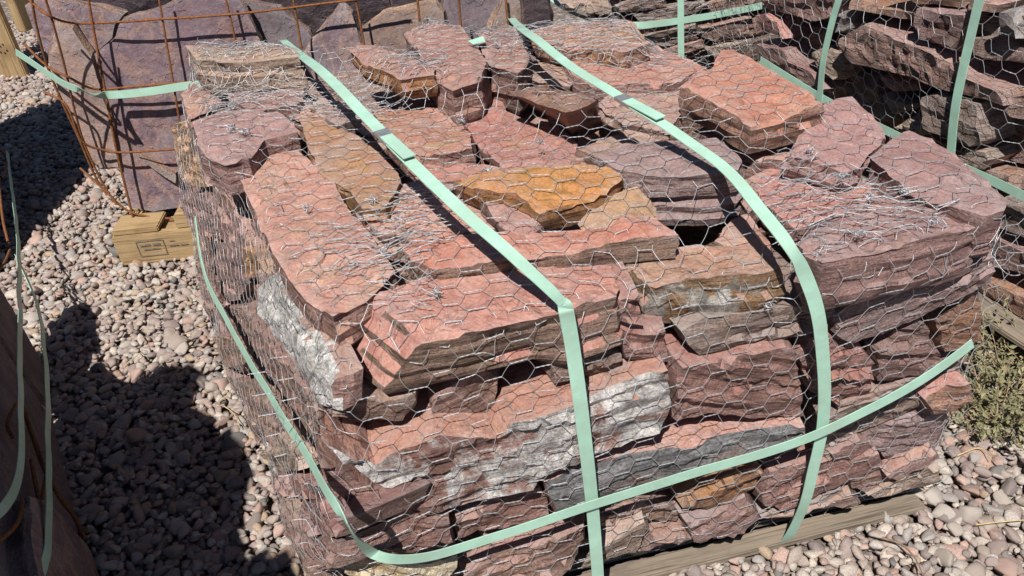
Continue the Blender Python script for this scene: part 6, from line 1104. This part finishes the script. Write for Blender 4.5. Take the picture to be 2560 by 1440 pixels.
# ------------------------------------------------------------------ plastic straps
def chaikin(P, it=3):
    P = np.asarray(P, float)
    for _ in range(it):
        Q = np.empty((2 * (len(P) - 1), P.shape[1]))
        Q[0::2] = P[:-1] * .75 + P[1:] * .25; Q[1::2] = P[:-1] * .25 + P[1:] * .75
        P = np.concatenate([P[:1], Q[1:-1], P[-1:]])
    return P
def ribbon(path, w):
    A = chaikin(path)
    P, Nn = A[:, :3], A[:, 3:6]
    T = np.gradient(P, axis=0); T /= np.linalg.norm(T, axis=1, keepdims=True) + 1e-9
    S = np.cross(T, Nn); S /= np.linalg.norm(S, axis=1, keepdims=True) + 1e-9
    return P, S, np.cross(S, T)
def ribbon_mesh(name, P, S, Nn, w, th):
    m = len(P); V = []; F = []
    for i in range(m):
        for a, b in ((-.5, 1), (.5, 1), (.5, -1), (-.5, -1)):
            V.append(P[i] + S[i] * w * a + Nn[i] * th * .5 * b)
    for i in range(m - 1):
        for k in range(4):
            k2 = (k + 1) % 4
            F.append((i * 4 + k, i * 4 + k2, i * 4 + 4 + k2, i * 4 + 4 + k))
    F.append((0, 1, 2, 3)); F.append(tuple((m - 1) * 4 + k for k in (3, 2, 1, 0)))
    me = pydata(name, V, F); smooth(me, 25)
    return me
def strap(key, w, label, seal=None, group='mint green straps', mat=None):
    P, S, Nn = ribbon(PATHS[key], w)
    r = random.Random(key)
    o_ = Vector((r.uniform(-9, 9),) * 3)
    P = P + Nn * np.array([[.004 * noise.noise(Vector(p) * 7 + o_)] for p in P])
    base = Vector(P[0])
    o = obj('strap', ribbon_mesh('strap', P, S, Nn, w, .0018), mat or STRAP)
    tag(o, label, 'strap', group)
    if seal:
        i = int(np.argmin(np.linalg.norm(P - np.array(PATHS[seal][0][:3]), axis=1)))
        arc = np.concatenate([[0], np.cumsum(np.linalg.norm(np.diff(P, axis=0), axis=1))]); arc -= arc[i]
        sl = slice(i, int(np.searchsorted(arc, .036)) + 1)
        obj('seal', ribbon_mesh('seal', P[sl] + Nn[sl] * .001, S[sl], Nn[sl], w * 1.12, .007), SEAL, o)
        tl = slice(i + 1, int(np.searchsorted(arc, .125)) + 1); k = len(P[tl])
        lift = np.linspace(.004, .009, k)[:, None]
        obj('strap_tail', ribbon_mesh('strap_tail', P[tl] + Nn[tl] * lift, S[tl], Nn[tl], w, .0018), mat or STRAP, o)
    return o
strap('near', .025, 'mint green strap over the top, bending down over the salmon front slab', seal='seal_near')
strap('far', .025, 'mint green strap over the top nearer the right corner slab', seal='seal_far')
strap('girth', .024, 'mint green strap running horizontally around the front pile', None)
strap('right_girth', .026, 'horizontal green strap half hidden behind the front pile at right')
strap('right_a', .026, 'left vertical green strap on the right hand pile')
strap('right_b', .028, 'right vertical green strap on the right hand pile')
strap('mid_girth', .027, 'horizontal green strap around the middle back pile')
strap('mid_a', .026, 'vertical green strap down the middle back pile')
strap('cage_girth', .027, 'green strap around the rusty cage of flagstones')
strap('hang_a', .020, 'slack green strap in the shade at far left, curling back to the frame edge')
strap('hang_b', .020, 'slack green strap in the shade, right of the other hanging one')
sc = PATHS['scrap']
me = pydata('strap_scrap', [(sc[0][0], sc[0][1], sc[0][2]), (sc[1][0], sc[1][1], sc[1][2]), (sc[1][0] + .004, sc[1][1] - .03, sc[1][2] - .004), (sc[0][0] + .012, sc[0][1] - .026, sc[0][2]),
     (sc[0][0], sc[0][1], sc[0][2] - .002), (sc[1][0], sc[1][1], sc[1][2] - .002), (sc[1][0] + .004, sc[1][1] - .03, sc[1][2] - .006), (sc[0][0] + .012, sc[0][1] - .026, sc[0][2] - .002)],
     [(0, 3, 2, 1), (4, 5, 6, 7), (0, 1, 5, 4), (1, 2, 6, 5), (2, 3, 7, 6), (3, 0, 4, 7)])
tag(obj('strap_scrap', me, STRAP), 'short scrap of green strap under the netting at the back', 'strap scrap')

# ------------------------------------------------------------------ rusty cage and bent rods
cage = empty('rusty_cage', (-1.4, 2.85, 0))
tag(cage, 'bent rusty wire mesh cage holding the upright purple flagstones', 'cage')
for i, p in enumerate(PATHS['cage']):
    t = Tubes(); t.add(catmull([q[:3] for q in p], 8) - np.array([-1.4, 2.85, 0]), .0042 if i != 2 else .0048, 6)
    obj('rod', t.mesh('rod'), RUST, cage)
labels = ['short rusty rod curling in at the left frame edge, uppermost', 'rusty rod end rising along the left frame edge', 'small hooked rusty rod behind the left hanging strap',
          'ribbed rusty rod slanting down past the right hanging strap', 'curved rusty rod near the lower left corner', 'short rusty rod stub below the hooked top rod',
          'rusty rod tip beside the right hanging strap', 'thin rusty rod between the two hanging straps']
for p, l in zip(PATHS['rebar'], labels):
    t = Tubes(); P = catmull([q[:3] for q in p], 14)
    t.add(P, .0045, 6)
    if 'ribbed' in l:
        for a, b in zip(P[:-1], P[1:]): t.add([a, a + (b - a) * .4], .0056, 6)
    tag(obj('rusty_rod', t.mesh('rusty_rod'), RUST), l, 'rod', 'rusty rods of the left stack')

# ------------------------------------------------------------------ pallet details, crate end at far left
stamp = Tubes()
pal = [o for o in COL.objects if o.get('label', '').startswith('fresh yellow')][0]
def plate(name, pts, mat, parent):
    return obj(name, pydata(name, pts, [tuple(range(len(pts)))]), mat, parent)
fb = board('end_board', (.30, .030, .125), (.14, -.03, .062), WOOD_NEW, pal)
board('end_block', (.09, .1, .05), (.27, .02, .150), WOOD_NEW, pal)
board('deck_board', (.17, .12, .02), (.08, .02, .137), WOOD_NEW, pal)
Y = -.0405
for x0, x1, z0, z1 in ((.05, .15, .085, .088), (.05, .15, .022, .025), (.05, .053, .025, .085), (.147, .15, .025, .085), (.062, .10, .066, .074), (.108, .135, .066, .074), (.07, .13, .048, .054), (.165, .20, .055, .060), (.205, .235, .055, .059), (.17, .19, .075, .078)):
    plate('stamp_mark', [(x0 - .12, Y + .022 - .0, z0 - .05), (x1 - .12, Y + .022, z0 - .05), (x1 - .12, Y + .022, z1 - .05), (x0 - .12, Y + .022, z1 - .05)], INK, fb)
pp = PATHS['post']
a, b = Vector(pp[0][:3]), Vector(pp[1][:3])
w = (b - a).length
crate = empty('pallet_on_end', a.lerp(b, .5), math.atan2(b.y - a.y, b.x - a.x))
tag(crate, 'yellow wooden boards with nail holes standing at the far left', 'pallet')
pb = board('board', (1.3, w, .04), (0, 0, .65), WOOD_NEW, crate, 0, .006, -math.pi / 2)
pb.rotation_euler = (0, -math.pi / 2, math.pi / 2)
pb2 = board('board', (1.1, .06, .11), (w / 2 + .03, .10, .80), WOOD_NEW, crate)
pb2.rotation_euler = (0, -math.pi / 2, math.pi / 2)
pb3 = board('board', (1.3, .12, .04), (-w / 2 - .1, .04, .68), WOOD_NEW, crate)
pb3.rotation_euler = (0, -math.pi / 2, math.pi / 2)
for hx, hz in ((-.04, .13), (-.012, .155), (.012, .15), (-.03, .185), (.0, .19), (.02, .20), (.03, .165), (-.045, .215), (.005, .225)):
    t = Tubes(); t.add([(hx * w / .16, -.0215, hz), (hx * w / .16, -.0235, hz)], .0055, 8)
    v = np.concatenate(t.v); me = pydata('nail_hole', v, [tuple(range(8)), tuple(range(8, 16))] + [tuple(int(k) for k in f) for f in np.concatenate(t.f)])
    obj('nail_hole', me, HOLE, crate)

# ------------------------------------------------------------------ weeds, twigs
LEAF = simple_mat('weed_leaf', (.19, .18, .095), .7, 0, .4, 0, 30)
STEM = simple_mat('weed_stem', (.36, .25, .15), .8, 0, .3, 0, 60)
wl = ['pale green weed sprawling from under the right hand pile', 'bushy weed at the right frame edge, topmost', 'weed with dry tips at the frame edge above the gravel', 'low weed beside the right end of the front pile',
      'leafy weed in the middle of the clump', 'weed leaning out of frame on the right', 'small weed nearest the orange red stone', 'lowest weed of the clump on the gravel', 'lowest right weed cut by the frame edge', 'weed just outside the right frame edge']
rw_ = random.Random(21)
for (x, y, z, *_), l in zip(PATHS['weeds'], wl):
    e = empty('weed', (x, y, 0)); tag(e, l, 'weed', 'weeds by the right hand pile')
    st = Tubes(); LV, LF_ = [], []
    for k in range(12):
        a = rw_.uniform(0, 6.28); L = rw_.uniform(.11, .24); up = rw_.uniform(.3, 1.6)
        pts = [np.array([0, 0, 0.])]
        d = np.array([math.cos(a), math.sin(a), up]); d /= np.linalg.norm(d)
        for s in range(7):
            d = d + np.array([rw_.gauss(0, .16), rw_.gauss(0, .16), rw_.gauss(-.03, .12)]); d /= np.linalg.norm(d)
            p = pts[-1] + d * L / 7; p[2] = max(p[2], .012); pts.append(p)
        st.add(pts, .0017, 4, .0008)
        for s in range(1, 8):
            for q in range(3):
                c = pts[s] + np.array([rw_.gauss(0, .007) for _ in range(3)])
                d1 = Vector([rw_.gauss(0, 1) for _ in range(3)]).normalized(); d2 = Vector([rw_.gauss(0, 1) for _ in range(3)]).cross(d1).normalized()
                ll = rw_.uniform(.009, .020); n_ = len(LV)
                c = Vector(c); up_ = d1.cross(d2) * ll * .18
                LV += [c - d1 * ll * .6, c + d2 * ll * .32 + up_, c + d1 * ll * .6, c - d2 * ll * .32 + up_]
                LF_ += [(n_, n_ + 1, n_ + 2), (n_, n_ + 2, n_ + 3)]
    obj('stem', st.mesh('stem'), STEM, e)
    lo = obj('foliage', pydata('foliage', LV, LF_), LEAF, e); tag(lo, kind='stuff')
tl_ = ['bent brown twig on the gravel in front of the pallet corner', 'straight pale straw on the gravel at right', 'pale straw on the gravel at the edge of the left shadow',
       'straw against the foot of the left face', 'thin straw on the gravel below the weeds', 'short straw lying by the shadow near the left face']
for p, l, i in zip(PATHS['twigs'], tl_, range(6)):
    t = Tubes(); t.add(catmull([q[:3] for q in p], 8), .0028 if i == 0 else .0018, 5, .0012)
    tag(obj('twig' if i == 0 else 'straw', t.mesh('twig'), TWIG if i == 0 else STRAW), l, 'twig' if i == 0 else 'straw')
